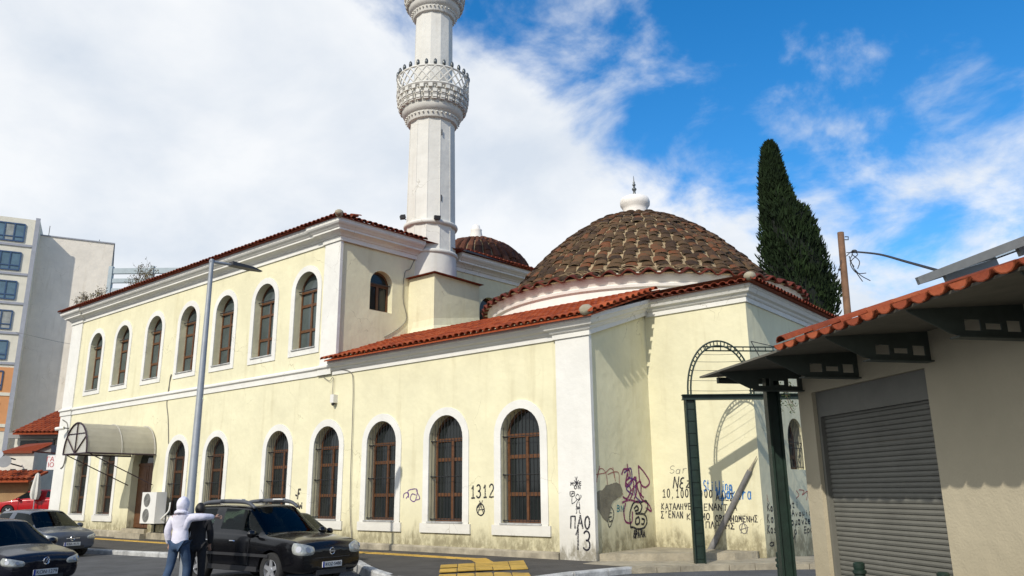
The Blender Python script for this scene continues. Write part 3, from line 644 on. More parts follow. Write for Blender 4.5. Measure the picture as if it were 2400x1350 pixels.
# red pan tiles along the lower rim, one by one
RIMM = tilemat('maroon rim tile', [(0.05, 0.012, 0.009), (0.10, 0.02, 0.013), (0.14, 0.03, 0.017), (0.16, 0.05, 0.03)])
PT = MB(); per = 2*math.pi*(DR+.05)/60; vs = []; ns = 10
for y in (0, .26):
    for off in (0, -.04):
        for i in range(ns+1): x_ = per*(i/ns-.5); vs.append((x_, y, .085*math.cos(2*math.pi*x_/per)+off))
q_ = ns+1; fs = []
for i in range(ns): fs += [(i, i+1, 2*q_+i+1, 2*q_+i), (q_+i+1, q_+i, 3*q_+i, 3*q_+i+1), (i+1, i, q_+i, q_+i+1)]
fs += [(0, 2*q_, 3*q_, q_), (q_-1, 2*q_-1, 4*q_-1, 3*q_-1)]
PT.add(vs, fs); PT = PT.mesh('rim_tile', RIMM, smooth=True, sharp=50)
for i in range(60):
    a = 2*math.pi*(i+.5)/60
    if Vector((math.cos(a), math.sin(a), 0)).dot(-FH) < -0.45: continue
    r = DR+.05; p = DC+Vector((r*math.cos(a), r*math.sin(a), DZ+.0+rnd.uniform(-.012, .012))); upd = Vector((-math.cos(a), -math.sin(a), .40)); ux = Vector((-math.sin(a), math.cos(a), 0)); 
    M = basis(p, ux if ux.cross(upd).dot(Vector((math.cos(a), math.sin(a), .5))) > 0 else -ux, upd); link('rim_tile', PT, dome, mtx=M)
AP = DC+Vector((0, 0, DZ+DH-.22))
mb = MB(); mb.lathe(AP, [(0.62, -.35), (0.56, -.1), (0.52, .15), (0.47, .42), (0.50, .52), (0.57, .62), (0.585, .76), (0.54, .90), (0.42, .97), (0.2, 1.02), (0.08, 1.04)], 36); lan = mb.build('lantern', DRUMW, mosque, smooth=True, sharp=60)
mb = MB(); mb.lathe(AP+Vector((0, 0, .34)), [(0.07, .68), (0.085, .75), (0.05, .82), (0.05, .9), (0.09, .95), (0.09, 1.0), (0.04, 1.05), (0.04, 1.1), (0.065, 1.14), (0.065, 1.18), (0.03, 1.22), (0.045, 1.27), (0.02, 1.32), (0.018, 1.42), (0.004, 1.55)], 12); mb.build('finial', LEADM, lan, smooth=True)
TOLDR = tilemat('old reddish dome tile', [(0.02, 0.012, 0.008), (0.06, 0.025, 0.014), (0.10, 0.035, 0.018), (0.14, 0.055, 0.028), (0.16, 0.09, 0.05)])
# ---- small dome further back
bc = Dp((1116, 620), 39.0); bz = 11.9; br = 2.9; bh = 2.2
apz = Dp((1120, 566), 39.0).z; bh = apz-bz; R2 = (br*br+bh*bh)/(2*bh); T2 = math.asin(min(1, br/R2)) if bh < br else math.pi/2
bcv = Vector((bc.x, bc.y, 0))
mb = MB(); mb.lathe(bcv, [(br, bz-1.5)]+[(R2*math.sin(T2*k/10), bz+R2*(math.cos(T2*k/10)-math.cos(T2))) for k in range(10, 0, -1)], 48); d2 = mb.build('small_dome', MORTAR, mosque, smooth=True)
mb = MB()
for k in range(12):
    th = T2*(1-k/12*0.95); r = R2*math.sin(th); n = 36 if r > 1.4 else 20 if r > .7 else 10
    for i in range(n):
        a = 2*math.pi*(i+.5)/n; p = bcv+Vector((r*math.cos(a), r*math.sin(a), bz+R2*(math.cos(th)-math.cos(T2)))); upd = Vector((-math.cos(th)*math.cos(a), -math.cos(th)*math.sin(a), math.sin(th))); nr_ = Vector((math.sin(th)*math.cos(a), math.sin(th)*math.sin(a), math.cos(th))); ux = upd.cross(nr_); tw = 2*math.pi*r/n*rnd.uniform(.8, .98); st = R2*T2/12*1.15; vs = []; p = p+nr_*rnd.uniform(0, .06)-upd*rnd.uniform(0, .06)
        for y, kk in ((0, 1.), (st, .85)):
            for j in range(5): an = math.pi*j/4; vs.append(p+ux*(-.5*tw*kk*math.cos(an))+upd*y+nr_*(.5*tw*kk*math.sin(an)*.7))
        mb.add(vs, [(j, j+1, 6+j, 5+j) for j in range(4)]+[(4, 3, 2, 1, 0)], 0, rnd.random())
mb.build('roof_tiles', TOLDR, d2, kind='stuff', fixn=False)
mb = MB(); mb.lathe(bcv+Vector((0, 0, apz)), [(0.42, -.2), (0.36, .15), (0.28, .55), (0.30, .62), (0.22, .68), (0.18, .85), (0.02, .95)], 14); mb.build('finial', DRUMW, d2, smooth=True)

# ---- minaret with its pedestal
minaret = thing('minaret', 'tall whitish minaret with lattice balcony rising behind the cream building', 'minaret', (-21.88, 21.45, 0))
MC = Vector((-21.88, 21.45, 0))
mb = MB(); mb.box(-22.6, -20.3, 20.14, 22.65, 6.4, 9.74); mb.sweep([(0, 0), (.22, 0), (.06, .22), (0, .5)], [(-21.4, 20.14, 7.52), (-20.3, 20.14, 7.52), (-20.3, 22.65, 7.95)]); ped = mb.build('pedestal', CREAM, minaret)
mb = MB(); mb.add([(-22.6, 19.95, 9.76), (-20.1, 19.95, 9.76), (-20.1, 22.75, 9.76), (-22.6, 22.75, 9.76), (-21.4, 21.2, 10.2)], [(0, 1, 4), (1, 2, 4), (2, 3, 4), (3, 0, 4), (3, 2, 1, 0)]); mb.build('pedestal_roof', TDARK, minaret)
PE = tile_mesh('eave_tile', 0.10, 0.4, TRED)
eave_row(minaret, PE, (-21.65, 19.93, 9.80), (-20.08, 19.93, 9.80), (0, 1, .32), 0.21); eave_row(minaret, PE, (-20.08, 19.95, 9.80), (-20.08, 22.75, 9.80), (-1, 0, .32), 0.21)
NS = 12
def poly_shaft(r0, z0, r1, z1): mb = MB(); mb.lathe(MC, [(r0, z0), (r1, z1)], NS, a0=0.11); return mb
poly_shaft(1.03, 9.4, 0.935, 16.75).build('shaft', MINW, minaret)
mb = MB()
for k in range(NS):
    a = 0.11+2*math.pi*k/NS; c, s_ = math.cos(a), math.sin(a)
    mb.tube([MC+Vector((1.027*c, 1.027*s_, 9.6)), MC+Vector((0.935*c, 0.935*s_, 16.7))], 0.014, 5)
mb.build('shaft_rib', MINW, minaret)
for z, r in ((12.2, 1.045), (10.98, 1.06)):
    mb = MB(); mb.lathe(MC, [(r-.06, z-.12), (r+.03, z-.10), (r+.06, z-.03), (r+.04, z+.04), (r-.06, z+.08)], 48); mb.build('ring_moulding', MINW, minaret, smooth=True, sharp=60)
mb = MB(); mb.lathe(MC, [(1.09, 9.4), (1.05, 10.9)], 48); mb.build('shaft_foot', MINW, minaret, smooth=True, sharp=40)
def balcony(z0, r0, k=1.0):
    """corbelled balcony: flaring body with rows of blocks and beads, lattice parapet, dark finials"""
    def Zk(h): return z0+h*k*.77
    def Rk(r): return r0+(r-0.935)*k
    mb = MB(); mb.lathe(MC, [(Rk(.92), Zk(-.05)), (Rk(1.03), Zk(0)), (Rk(1.06), Zk(.10)), (Rk(1.10), Zk(.32)), (Rk(1.14), Zk(.36)), (Rk(1.20), Zk(.42)), (Rk(1.26), Zk(.55)), (Rk(1.28), Zk(.68)), (Rk(1.25), Zk(.72)), (Rk(1.32), Zk(1.0)), (Rk(1.34), Zk(1.02)), (Rk(1.38), Zk(1.28)), (Rk(1.40), Zk(1.30)), (Rk(1.42), Zk(1.52)), (Rk(1.50), Zk(1.58)), (Rk(1.54), Zk(1.68)), (Rk(1.50), Zk(1.76)), (Rk(1.2), Zk(1.78))], 64)
    bal = mb.build('balcony', MINW, minaret, smooth=True, sharp=35)
    bl = MB(); bd = MB()
    for zc, rr, hh, n in ((1.50, 1.45, .16, 26), (1.22, 1.42, .14, 26), (1.10, 1.385, .07, 26), (.95, 1.36, .13, 26), (.83, 1.33, .06, 26)):
        for i in range(n):
            a = 2*math.pi*(i+.5*(hh == .16))/n; er = Vector((math.cos(a), math.sin(a), 0)); et = Vector((-math.sin(a), math.cos(a), 0))
            bl.obox(MC+er*Rk(rr)+Vector((0, 0, Zk(zc))), er*.07*k, et*.085*k, Vector((0, 0, hh*.5*k)))
    for zc, rr, n in ((1.46, 1.47, 26), (1.17, 1.44, 26), (.90, 1.39, 26), (.22, 1.12, 36)):
        for i in range(n):
            a = 2*math.pi*(i+.5*(zc != 1.46))/n; bd.sphere(MC+Vector((Rk(rr)*math.cos(a), Rk(rr)*math.sin(a), Zk(zc))), .045*k, 6, 4)
    bl.build('corbel_blocks', MINW, bal, kind='stuff'); bd.build('beads', MINW, bal, kind='stuff', smooth=True)
    pz0, pz1, pr, n = 1.76, 2.62, 1.50, 26
    for i in range(n):
        for s in (-1, 1):
            lt = MB(); pts = []
            for t in range(7):
                a = 2*math.pi*(i+s*1.5*t/6)/n; pts.append(MC+Vector((Rk(pr)*math.cos(a), Rk(pr)*math.sin(a), Zk(pz1-(pz1-pz0)*t/6))))
            lt.tube(pts, .034*k, 5); lt.build('lattice_bar', MINW, bal)
    mb = MB(); pts = [MC+Vector((Rk(pr)*math.cos(2*math.pi*i/48), Rk(pr)*math.sin(2*math.pi*i/48), Zk(pz1+.03))) for i in range(49)]; mb.tube(pts, .045*k, 6, cap=False); mb.build('parapet_rail', MINW, bal, smooth=True)
    F = MB(); F.lathe((0, 0, 0), [(.03, 0), (.06, .03), (.068, .12), (.055, .2), (.02, .25)], 10); fm = F.mesh('finial', LEADM, smooth=True)
    for i in range(n):
        a = 2*math.pi*i/n; o = link('finial', fm, bal, mtx=Matrix.Translation(MC+Vector((Rk(pr)*math.cos(a), Rk(pr)*math.sin(a), Zk(pz1+.06)))) @ Matrix.Scale(k*1.08, 4))
balcony(16.70, 0.935)
poly_shaft(0.84, 17.5, 0.80, 22.0).build('shaft', MINW, minaret)
balcony(21.72, 0.80, 0.92)
poly_shaft(0.72, 23.0, 0.68, 27.0).build('shaft', MINW, minaret)
mb = MB(); mb.lathe(MC, [(0.85, 27), (0.8, 27.2), (0.05, 30.5)], 16); mb.build('spire', LEADM, minaret)
for p in ((954, 510), (1031, 501)):     # small floodlights on the ring
    c = Yp(p, 20.6); dd = Vector((c.x-MC.x, c.y-MC.y, 0)).normalized(); c = MC+dd*1.16+Vector((0, 0, c.z)); t_ = Vector((-dd.y, dd.x, 0))
    mb = MB(); mb.obox(c, t_*.12, dd*.09+Vector((0, 0, -.02)), Vector((0, 0, .07))+dd*.02); mb.tube([c, c-dd*.14-Vector((0, 0, .1))], .02, 5); mb.build('floodlight', IRON, minaret)
for px in ((1050, 297), (1051, 452)):
    q = Yp(px, 20.9); dd = Vector((q.x-MC.x, q.y-MC.y, 0)).normalized(); c = MC+dd*.95+Vector((0, 0, q.z)); t_ = Vector((-dd.y, dd.x, 0)); mb = MB(); mb.obox(c+dd*.03, t_*.016, dd*.012, Vector((0, 0, .13))); mb.build('slit_window', IRON, minaret)

# ================================================================== PAINTED WRITING ON THE WALLS
def arc(cx, cy, rx, ry, a0, a1, n=10): return [(cx+rx*math.cos(rad(a0+(a1-a0)*i/n)), cy+ry*math.sin(rad(a0+(a1-a0)*i/n))) for i in range(n+1)]
O_ = arc(.5, .5, .45, .5, 90, 450, 14)
GL = {
 'A': [[(0, 0), (.5, 1), (1, 0)], [(.2, .38), (.82, .38)]], 'Δ': [[(0, 0), (.5, 1), (1, 0), (0, 0)]], 'Λ': [[(0, 0), (.5, 1), (1, 0)]], 'E': [[(.9, 1), (.05, 1), (.05, 0), (.9, 0)], [(.05, .52), (.75, .52)]],
 'ε': [arc(.5, .74, .4, .26, 60, 270, 8)+arc(.5, .25, .45, .26, 90, 300, 8)], 'Σ': [[(.9, 1), (.05, 1), (.55, .5), (.05, 0), (.95, 0)]], 'K': [[(.05, 1), (.05, 0)], [(.85, 1), (.08, .45), (.95, 0)]],
 'T': [[(0, 1), (1, 1)], [(.5, 1), (.5, 0)]], 'H': [[(.05, 1), (.05, 0)], [(.9, 1), (.9, 0)], [(.05, .5), (.9, .5)]], 'Ψ': [[(.05, 1), (.1, .6), (.5, .4), (.9, .6), (.95, 1)], [(.5, 1), (.5, 0)]],
 'I': [[(.5, 1), (.5, 0)]], 'N': [[(.05, 0), (.05, 1), (.9, 0), (.9, 1)]], 'O': [O_], '0': [arc(.5, .5, .36, .5, 80, 440, 14)], 'M': [[(0, 0), (.1, 1), (.5, .35), (.9, 1), (1, 0)]],
 'P': [[(.1, 0), (.1, 1)]+arc(.3, .75, .5, .25, 90, -90, 8)+[(.1, .5)]], 'Γ': [[(.1, 0), (.1, 1), (.9, 1)]], 'Ω': [[(0, 0), (.3, 0)]+arc(.5, .55, .42, .45, 235, -55, 12)+[(.7, 0), (1, 0)]],
 'Π': [[(.05, 0), (.05, 1), (.9, 1), (.9, 0)]], 'Ξ': [[(.05, 1), (.9, 1)], [(.2, .5), (.75, .5)], [(.05, 0), (.95, 0)]], '1': [[(.2, .75), (.55, 1), (.55, 0)], [(.2, 0), (.9, 0)]], '!': [[(.25, .7), (.6, 1), (.6, 0)]],
 '2': [arc(.5, .72, .4, .28, 170, -40, 9)+[(.1, 0), (.95, .03)]], '3': [arc(.42, .75, .42, .25, 150, -90, 9)+arc(.42, .26, .48, .26, 90, -150, 9)], ',': [[(.4, .1), (.25, -.2)]], "'": [[(.4, 1.1), (.3, .8)]],
 'F': [[(.1, 0), (.1, 1), (.95, 1)], [(.1, .55), (.7, .55)]], 'W': [[(0, 1), (.25, 0), (.5, .6), (.75, 0), (1, 1)]], 'V': [[(0, 1), (.5, 0), (1, 1)]], 'X': [[(0, 1), (1, 0)], [(1, 1), (0, 0)]], '.': [[(.4, .02), (.5, .08)]],
 'S': [arc(.5, .75, .4, .25, 30, 270, 8)+arc(.5, .25, .42, .25, 90, -150, 8)], 't': [[(.45, 1), (.4, .1), (.8, .05)], [(.1, .7), (.8, .7)]], 'i': [[(.5, .6), (.5, 0)], [(.5, .85), (.53, .9)]], 'l': [[(.5, 1), (.5, 0)]],
 'n': [[(.1, .6), (.1, 0), (.15, .45), (.5, .62), (.85, .45), (.85, 0)]], 'a': [arc(.45, .3, .36, .3, 30, 360, 10)+[(.85, .6), (.85, 0)]], 'p': [[(.15, .6), (.15, -.4)], arc(.5, .3, .36, .3, 180, -180, 10)], 'k': [[(.1, 1), (.1, 0)], [(.8, .6), (.12, .25), (.85, 0)]],
 'r': [[(.15, .6), (.15, 0)], [(.15, .35), (.45, .6), (.8, .55)]], 'B': [[(.1, 0), (.1, 1)]+arc(.3, .76, .5, .24, 90, -90, 7)+arc(.3, .26, .6, .26, 90, -90, 7)+[(.1, 0)]], 'D': [[(.1, 0), (.1, 1)]+arc(.2, .5, .7, .5, 90, -90, 9)+[(.1, 0)]],
 'z': [[(.1, .6), (.85, .6), (.1, 0), (.9, 0)]], 'e': [[(.12, .3), (.85, .32)]+arc(.48, .3, .38, .3, 5, 310, 10)], 'o': [arc(.45, .3, .36, .3, 90, 450, 12)], 'm': [[(.05, .6), (.08, 0), (.1, .4), (.3, .6), (.45, .4), (.45, 0), (.48, .4), (.7, .6), (.9, .4), (.92, 0)]],
 's': [[(.8, .55), (.3, .6), (.2, .4), (.75, .25), (.7, .02), (.1, .03)]], 'f': [[(.8, .95), (.5, 1), (.4, .8), (.4, 0)], [(.1, .6), (.8, .6)]], 'μ': [[(.15, .6), (.1, -.35)], [(.12, .15), (.4, 0), (.75, .15), (.8, .6), (.85, 0)]], ' ': [],
 'v': [[(.1, .6), (.45, 0), (.8, .6)]], 'ρ': [[(.15, -.4), (.15, .3)]+arc(.5, .3, .36, .3, 180, -180, 10)], 'γ': [[(.05, .6), (.45, .1), (.4, -.3)], [(.85, .6), (.45, .1)]],
}
def ribbon(mb, pts, T, w, jit=0.0):
    """flat painted stroke on a wall"""
    pts = [Vector((a, b)) for a, b in pts]
    for a, b in zip(pts[:-1], pts[1:]):
        d = b-a
        if d.length < 1e-5: continue
        d.normalize(); n = Vector((-d.y, d.x))*w*0.5; a2 = a-d*w*.25; b2 = b+d*w*.25; q = 0.0015*rnd.random()
        mb.quad(*[T(p.x, p.y, -0.004-q) for p in (a2-n, b2-n, b2+n, a2+n)])
def write(txt, pa, pb, T, inv, w=0.03, matl=BLACKP, slant=0.12, jit=0.05, name='graffiti', label=None, curve=True):
    """fit txt between the photo points pa (lower left) and pb (upper right) lying on the wall"""
    a = inv(pa); b = inv(pb); n = len(txt); cw = (b[0]-a[0])/n; h = abs(inv((pa[0], pb[1]))[1]-a[1]); slope = (inv((pb[0], pa[1]+(0)))[1]-a[1])*0
    mb = MB()
    for i, ch in enumerate(txt):
        ox = a[0]+i*cw+rnd.uniform(-jit, jit)*cw; oz = a[1]+rnd.uniform(-jit, jit)*h+slope*i/n; sx = cw*rnd.uniform(.66, .8); sz = h*rnd.uniform(.9, 1.08)
        for st in GL.get(ch, GL['I']):
            pts = [(ox+x*sx+y*slant*sx, oz+y*sz) for x, y in st]
            if len(pts) > 5: pts = [(p.x, p.y) for p in cat_rom([(x, y, 0) for x, y in pts], 2)]
            ribbon(mb, pts, T, w*rnd.uniform(.85, 1.15))
    return mb.build(name, matl, mosque, label=label, fixn=False)
def scrib(pxs, T, inv, w, matl, closed=False, n=6, label=None, name='graffiti'):
    mb = MB()
    for st in pxs:
        pts = [inv(p) for p in st]; pts = [(p.x, p.y) for p in cat_rom([(x, y, 0) for x, y in pts], n)]
        ribbon(mb, pts, T, w)
    return mb.build(name, matl, mosque, label=label, fixn=False)
def iF(p): q = Yp(p, 17); return (q.x, q.z)
def TP(u, z, d): return Vector((u, 16.94+d, z))
def iP(p): q = Yp(p, 16.94); return (q.x, q.z)
def TR(u, z, d): return Vector((-11.4-d, u, z))
def iR(p): q = Xp(p, -11.4); return (q.y, q.z)
def iG(p): q = Yp(p, 20); return (q.x, q.z)
def iS2(p): q = Xp(p, -8.3); return (q.y, q.z)
PURP = spray('purple spray paint', (0.12, 0.035, 0.22)); MAG = spray('magenta spray paint', (0.23, 0.03, 0.13)); BLUE = spray('blue spray paint', (0.04, 0.19, 0.48)); REDP = spray('red spray paint', (0.40, 0.05, 0.04)); GREYP = mat('grey pencil scrawl', (0.16, 0.15, 0.13), .8, .3, 15); TEAL = spray('teal spray paint', (0.04, .22, .25))
write('1312', (1104, 1166), (1160, 1138), TF, iF, .045, slant=.02, label='black numerals 1312 sprayed between two windows')
scrib([[(1126, 1178), (1118, 1190), (1120, 1203), (1128, 1208), (1135, 1200), (1133, 1186), (1126, 1181), (1120, 1190)]], TF, iF, .04, BLACKP); scrib([[(1120, 1204), (1127, 1183), (1133, 1202)], [(1121, 1195), (1134, 1194)], [(1124, 1174), (1128, 1182), (1131, 1173)]], TF, iF, .03, BLACKP, n=1)
scrib([[(946, 1167), (947, 1158), (955, 1155), (958, 1166)], [(952, 1168), (958, 1160), (957, 1150), (975, 1146), (978, 1156), (972, 1175), (962, 1170), (966, 1158), (974, 1160)], [(976, 1150), (984, 1168), (974, 1172)]], TF, iF, .032, PURP, label='small purple tag between two windows')
write('F', (697, 1168), (706, 1147), TF, iF, .075, slant=.3); write('W', (700, 1192), (713, 1178), TF, iF, .06, slant=-.3); scrib([[(694, 1180), (702, 1192)], [(693, 1160), (696, 1162)]], TF, iF, .06, BLACKP)
# pilaster
write('ΠAO', (1337, 1238), (1386, 1208), TP, iP, .045, slant=.1, jit=.03, label='black letters and number 13 sprayed on the white pilaster')
write('!3', (1346, 1288), (1388, 1243), TP, iP, .05, slant=.1, jit=.02)
for ch, p in (('V', (1351, 1121)), ('M', (1341, 1134)), ('E', (1361, 1133)), ('N', (1358, 1142)), ('O', (1349, 1142))):
    write(ch, (p[0]-3, p[1]+4), (p[0]+4, p[1]-4), TP, iP, .025, slant=0, jit=0)
scrib([[(1346, 1126), (1356, 1138)], [(1356, 1126), (1347, 1139)], [(1351, 1124), (1352, 1139)], [(1345, 1132), (1358, 1132)]], TP, iP, .028, BLACKP, n=1)
scrib([[(1336, 1153), (1346, 1152), (1346, 1162), (1337, 1163), (1336, 1153)], [(1338, 1157), (1345, 1157)], [(1339, 1161), (1344, 1153)], [(1341, 1163), (1341, 1181), (1352, 1172)], [(1353, 1158), (1349, 1166), (1356, 1172), (1358, 1162), (1353, 1158)], [(1356, 1174), (1362, 1165), (1361, 1160)], [(1354, 1175), (1351, 1188), (1359, 1189), (1357, 1176)], [(1352, 1196), (1352, 1202), (1350, 1203)], [(1358, 1196), (1358, 1202), (1361, 1203)]], TP, iP, .022, BLACKP, n=2, label='small black doodle of a figure on the white pilaster')
mb = MB(); mb.quad(*[TP(*iP(p), -.005) for p in ((1349, 1194), (1361, 1194), (1359, 1187), (1352, 1187))]); mb.build('graffiti', BLACKP, mosque, fixn=False)
# recess wall: cement patch, purple letters, black bubble letters
mb = MB(); pp = [iR(p) for p in ((1397, 1160), (1403, 1150), (1412, 1148), (1420, 1138), (1432, 1134), (1444, 1131), (1453, 1136), (1458, 1150), (1456, 1162), (1447, 1168), (1436, 1176), (1431, 1190), (1428, 1205), (1422, 1222), (1412, 1213), (1405, 1200), (1397, 1185))]; pp = [(p.x, p.y) for p in cat_rom([(x, y, 0) for x, y in pp], 4, True)[:-1]]
pp = [(x+rnd.uniform(-.01, .01), y+rnd.uniform(-.01, .01)) for x, y in pp]
nP = len(pp); cxp = sum(p[0] for p in pp)/nP; czp = sum(p[1] for p in pp)/nP
mb.add([TR(cxp, czp, -.012)]+[TR(x, y, -.010) for x, y in pp]+[TR(x, y, 0.002) for x, y in pp], [(0, 1+i, 1+(i+1) % nP) for i in range(nP)]+[(1+i, 1+nP+i, 1+nP+(i+1) % nP, 1+(i+1) % nP) for i in range(nP)])
mb.build('cement_patch', mat('grey cement patch', (0.20, .18, .13), .95, .25, 4, .6, 30), mosque, label='grey cement repair patch on the recess wall', fixn=False)
scrib([[(1398, 1130), (1402, 1105), (1410, 1098), (1420, 1110), (1424, 1140)], [(1397, 1112), (1418, 1108), (1430, 1098), (1438, 1105), (1442, 1128)], [(1424, 1112), (1440, 1106), (1450, 1110), (1452, 1140), (1460, 1160)], [(1405, 1092), (1400, 1120)], [(1436, 1095), (1440, 1120)]], TR, iR, .022, mat('faded red paint', (.36, .12, .10), .8, .3, 12))
scrib([[(1457, 1112), (1462, 1100), (1474, 1102), (1476, 1118), (1466, 1130), (1478, 1146), (1470, 1168), (1460, 1165)], [(1470, 1110), (1466, 1140), (1482, 1125), (1484, 1150), (1476, 1172)], [(1484, 1123), (1489, 1120), (1492, 1150), (1486, 1170)], [(1496, 1092), (1500, 1130), (1512, 1142), (1522, 1130), (1510, 1108), (1496, 1092)], [(1466, 1180), (1462, 1200), (1466, 1222), (1480, 1224), (1482, 1200)], [(1496, 1150), (1504, 1170), (1520, 1182), (1526, 1198), (1514, 1190)], [(1470, 1088), (1472, 1120)], [(1480, 1150), (1500, 1128), (1502, 1160)], [(1458, 1178), (1476, 1172), (1496, 1178)], [(1490, 1118), (1496, 1150), (1508, 1166)]], TR, iR, .055, MAG, label='magenta spray painted letters on the shaded recess wall')
scrib([[(1463, 1108), (1478, 1098), (1480, 1130), (1468, 1146), (1484, 1160)], [(1474, 1120), (1490, 1128), (1488, 1160), (1502, 1176)]], TR, iR, .05, PURP)
scrib([[(1478, 1236), (1476, 1205), (1484, 1180), (1496, 1176), (1504, 1186), (1500, 1200), (1490, 1204), (1510, 1206), (1516, 1222), (1510, 1236), (1496, 1240), (1484, 1236), (1478, 1236)], [(1486, 1192), (1492, 1186), (1496, 1194), (1488, 1198)], [(1490, 1216), (1497, 1212), (1498, 1226), (1490, 1228), (1490, 1216)], [(1504, 1216), (1510, 1218), (1508, 1228), (1503, 1228)], [(1500, 1178), (1514, 1174), (1518, 1190), (1510, 1204)]], TR, iR, .055, BLACKP, label='black bubble letters sprayed on the shaded recess wall')
write('ΔPAMA', (1484, 1260), (1512, 1244), TR, iR, .05, slant=.1, jit=.1)
scrib([[(1426, 1196), (1424, 1216), (1428, 1236), (1436, 1218), (1438, 1200), (1432, 1188)], [(1434, 1202), (1427, 1204), (1428, 1222), (1434, 1220)], [(1428, 1212), (1433, 1211)]], TR, iR, .03, BLACKP)
write('BN', (1446, 1199), (1464, 1186), TR, iR, .03, TEAL)
# front of the domed room
write('Sar', (1568, 1110), (1612, 1092), TG, iG, .012, GREYP, slant=.3); write('NεZ'.replace('Z', 'z'), (1578, 1144), (1622, 1118), TG, iG, .04, slant=.4)
write('10,100,1000', (1552, 1166), (1672, 1148), TG, iG, .03, label='black Greek slogan in several lines on the cream wall behind the gate'); write('AΔEΣ', (1678, 1173), (1722, 1157), TG, iG, .028)
write('KATAΛHΨEIΣ', (1551, 1194), (1640, 1180), TG, iG, .028); write('ENANTIA', (1650, 1196), (1730, 1181), TG, iG, .028)
write("Σ'ENAN", (1550, 1214), (1602, 1198), TG, iG, .028); write('KOΣMO', (1610, 1218), (1666, 1202), TG, iG, .028); write('OPΓANΩMENHΣ', (1678, 1222), (1778, 1208), TG, iG, .028, slant=.0)
write('ΠΛHΞHΣ', (1654, 1238), (1724, 1223), TG, iG, .028)
scrib([[(1736, 1244), (1733, 1234), (1740, 1227), (1750, 1232), (1752, 1244), (1745, 1251), (1738, 1247)], [(1737, 1250), (1742, 1224), (1751, 1250)], [(1734, 1242), (1754, 1236)]], TG, iG, .022, GREYP, n=3)
write('Stillina', (1649, 1150), (1716, 1127), TG, iG, .03, BLUE, slant=.2, label='blue scrawled name on the cream wall behind the gate'); write('Mpakara', (1680, 1170), (1762, 1140), TG, iG, .034, BLUE, slant=.2)
# side of the domed room
write('Kai', (1799, 1198), (1818, 1180), TS2, iS2, .036); write('μati', (1838, 1192), (1872, 1178), TS2, iS2, .04); write('Kai', (1799, 1226), (1820, 1206), TS2, iS2, .036); write('Avaμia', (1856, 1210), (1902, 1196), TS2, iS2, .036); write('poμavze', (1846, 1232), (1900, 1214), TS2, iS2, .04); write('Kos', (1799, 1250), (1820, 1232), TS2, iS2, .036); write('pi Epa', (1862, 1252), (1905, 1236), TS2, iS2, .036); write('az M', (1803, 1280), (1866, 1264), TS2, iS2, .034)
scrib([[(1838, 1130), (1842, 1142), (1836, 1158), (1848, 1150)], [(1866, 1150), (1872, 1160), (1866, 1168)], [(1872, 1148), (1884, 1150), (1880, 1160), (1892, 1152), (1890, 1172)], [(1797, 1160), (1800, 1176)]], TS2, iS2, .025, REDP)

# ================================================================== FITTINGS ON THE FACADE
CAB = mat('grey cable', (.16, .15, .13), .7, .2, 8)
def cable(pxs, T, inv, r=.012, n=4, off=-.02, name='wall_cable', parent=None):
    mb = MB(); pts = [inv(p) for p in pxs]; pts = cat_rom([T(u, z, off) for u, z in pts], n); mb.tube(pts, r, 5); return mb.build(name, CAB, parent or mosque)
cable([(396, 1040), (395, 980), (392, 945), (397, 905), (403, 878), (399, 890), (396, 930)], TF, iF, .018)
cable([(828, 1263), (824, 1190), (826, 1090), (829, 1000), (831, 900), (824, 872), (790, 866), (768, 870)], TF, iF, .014, off=-.06)
cable([(782, 925), (784, 885), (775, 893), (758, 880), (752, 862)], TF, iF, .01, off=-.06)
cable([(972, 600), (960, 630), (948, 640), (944, 700), (952, 745), (940, 765), (920, 780), (902, 790)], TS, lambda p: (Xp(p, -21.7).y, Xp(p, -21.7).z), .013)
q = Yp((782, 936), 16.9); mb = MB(); mb.box(q.x-.09, q.x+.09, 16.82, 17.0, q.z-.12, q.z+.16); lampw = mb.build('wall_sensor', PLW, mosque); mb = MB(); mb.sphere((q.x, 16.88, q.z-.16), .06, 8, 6); mb.build('sensor_lens', IRON, lampw)
q = Yp((203, 1002), 16.9)
# camera and drain at the far corner
c0 = Yp((150, 1003), 16.7); cctv = thing('security_camera', 'small white security camera on the far corner of the cream building', 'camera', c0)
mb = MB(); mb.tube([c0, c0+Vector((-.35, -.25, -.05))], .09, 8); mb.build('camera_body', PLW, cctv); mb = MB(); mb.tube([c0, c0+Vector((.1, .2, -.02))], .03, 6); mb.build('bracket', IRON, cctv)
cable([(148, 984), (158, 992), (160, 1010), (156, 1060), (150, 1090), (143, 1098)], TP, iP, .03)

# ---- barrel awning over the door
DRx = (-36.05, -33.85); af = Xp((248, 1062), DRx[1]); a0z = 3.48; yf = 14.1
aw = thing('awning', 'barrel vaulted translucent awning projecting over the wooden door', 'awning', (DOORX, 17, a0z))
POLY = mat('smoked polycarbonate', (.46, .43, .34), .28, .12, 2, spec=.6); t = POLY.node_tree; b = t.nodes['Principled BSDF']; b.inputs['Transmission Weight'].default_value = 0.25; b.inputs['Alpha'].default_value = .93
rw = (DRx[1]-DRx[0])/2; hz = 1.25
def apt(i, y, n=16, s=1.0): a = math.pi*i/n; return Vector((DOORX-rw*s*math.cos(a), y, a0z+hz*s*math.sin(a)))
yc = [yf, yf+1.42, 16.93]
for y0, y1 in zip(yc[:-1], yc[1:]):
    mb = MB()
    for i in range(16): mb.quad(apt(i, y0), apt(i+1, y0), apt(i+1, y1), apt(i, y1))
    mb.build('awning_panel', POLY, aw, smooth=True, fixn=False)
BRN = mat('brown painted frame', (.03, .012, .02), .5, .2, 10); ALU = mat('pale metal strip', (.45, .43, .37), .4, .1, 5)
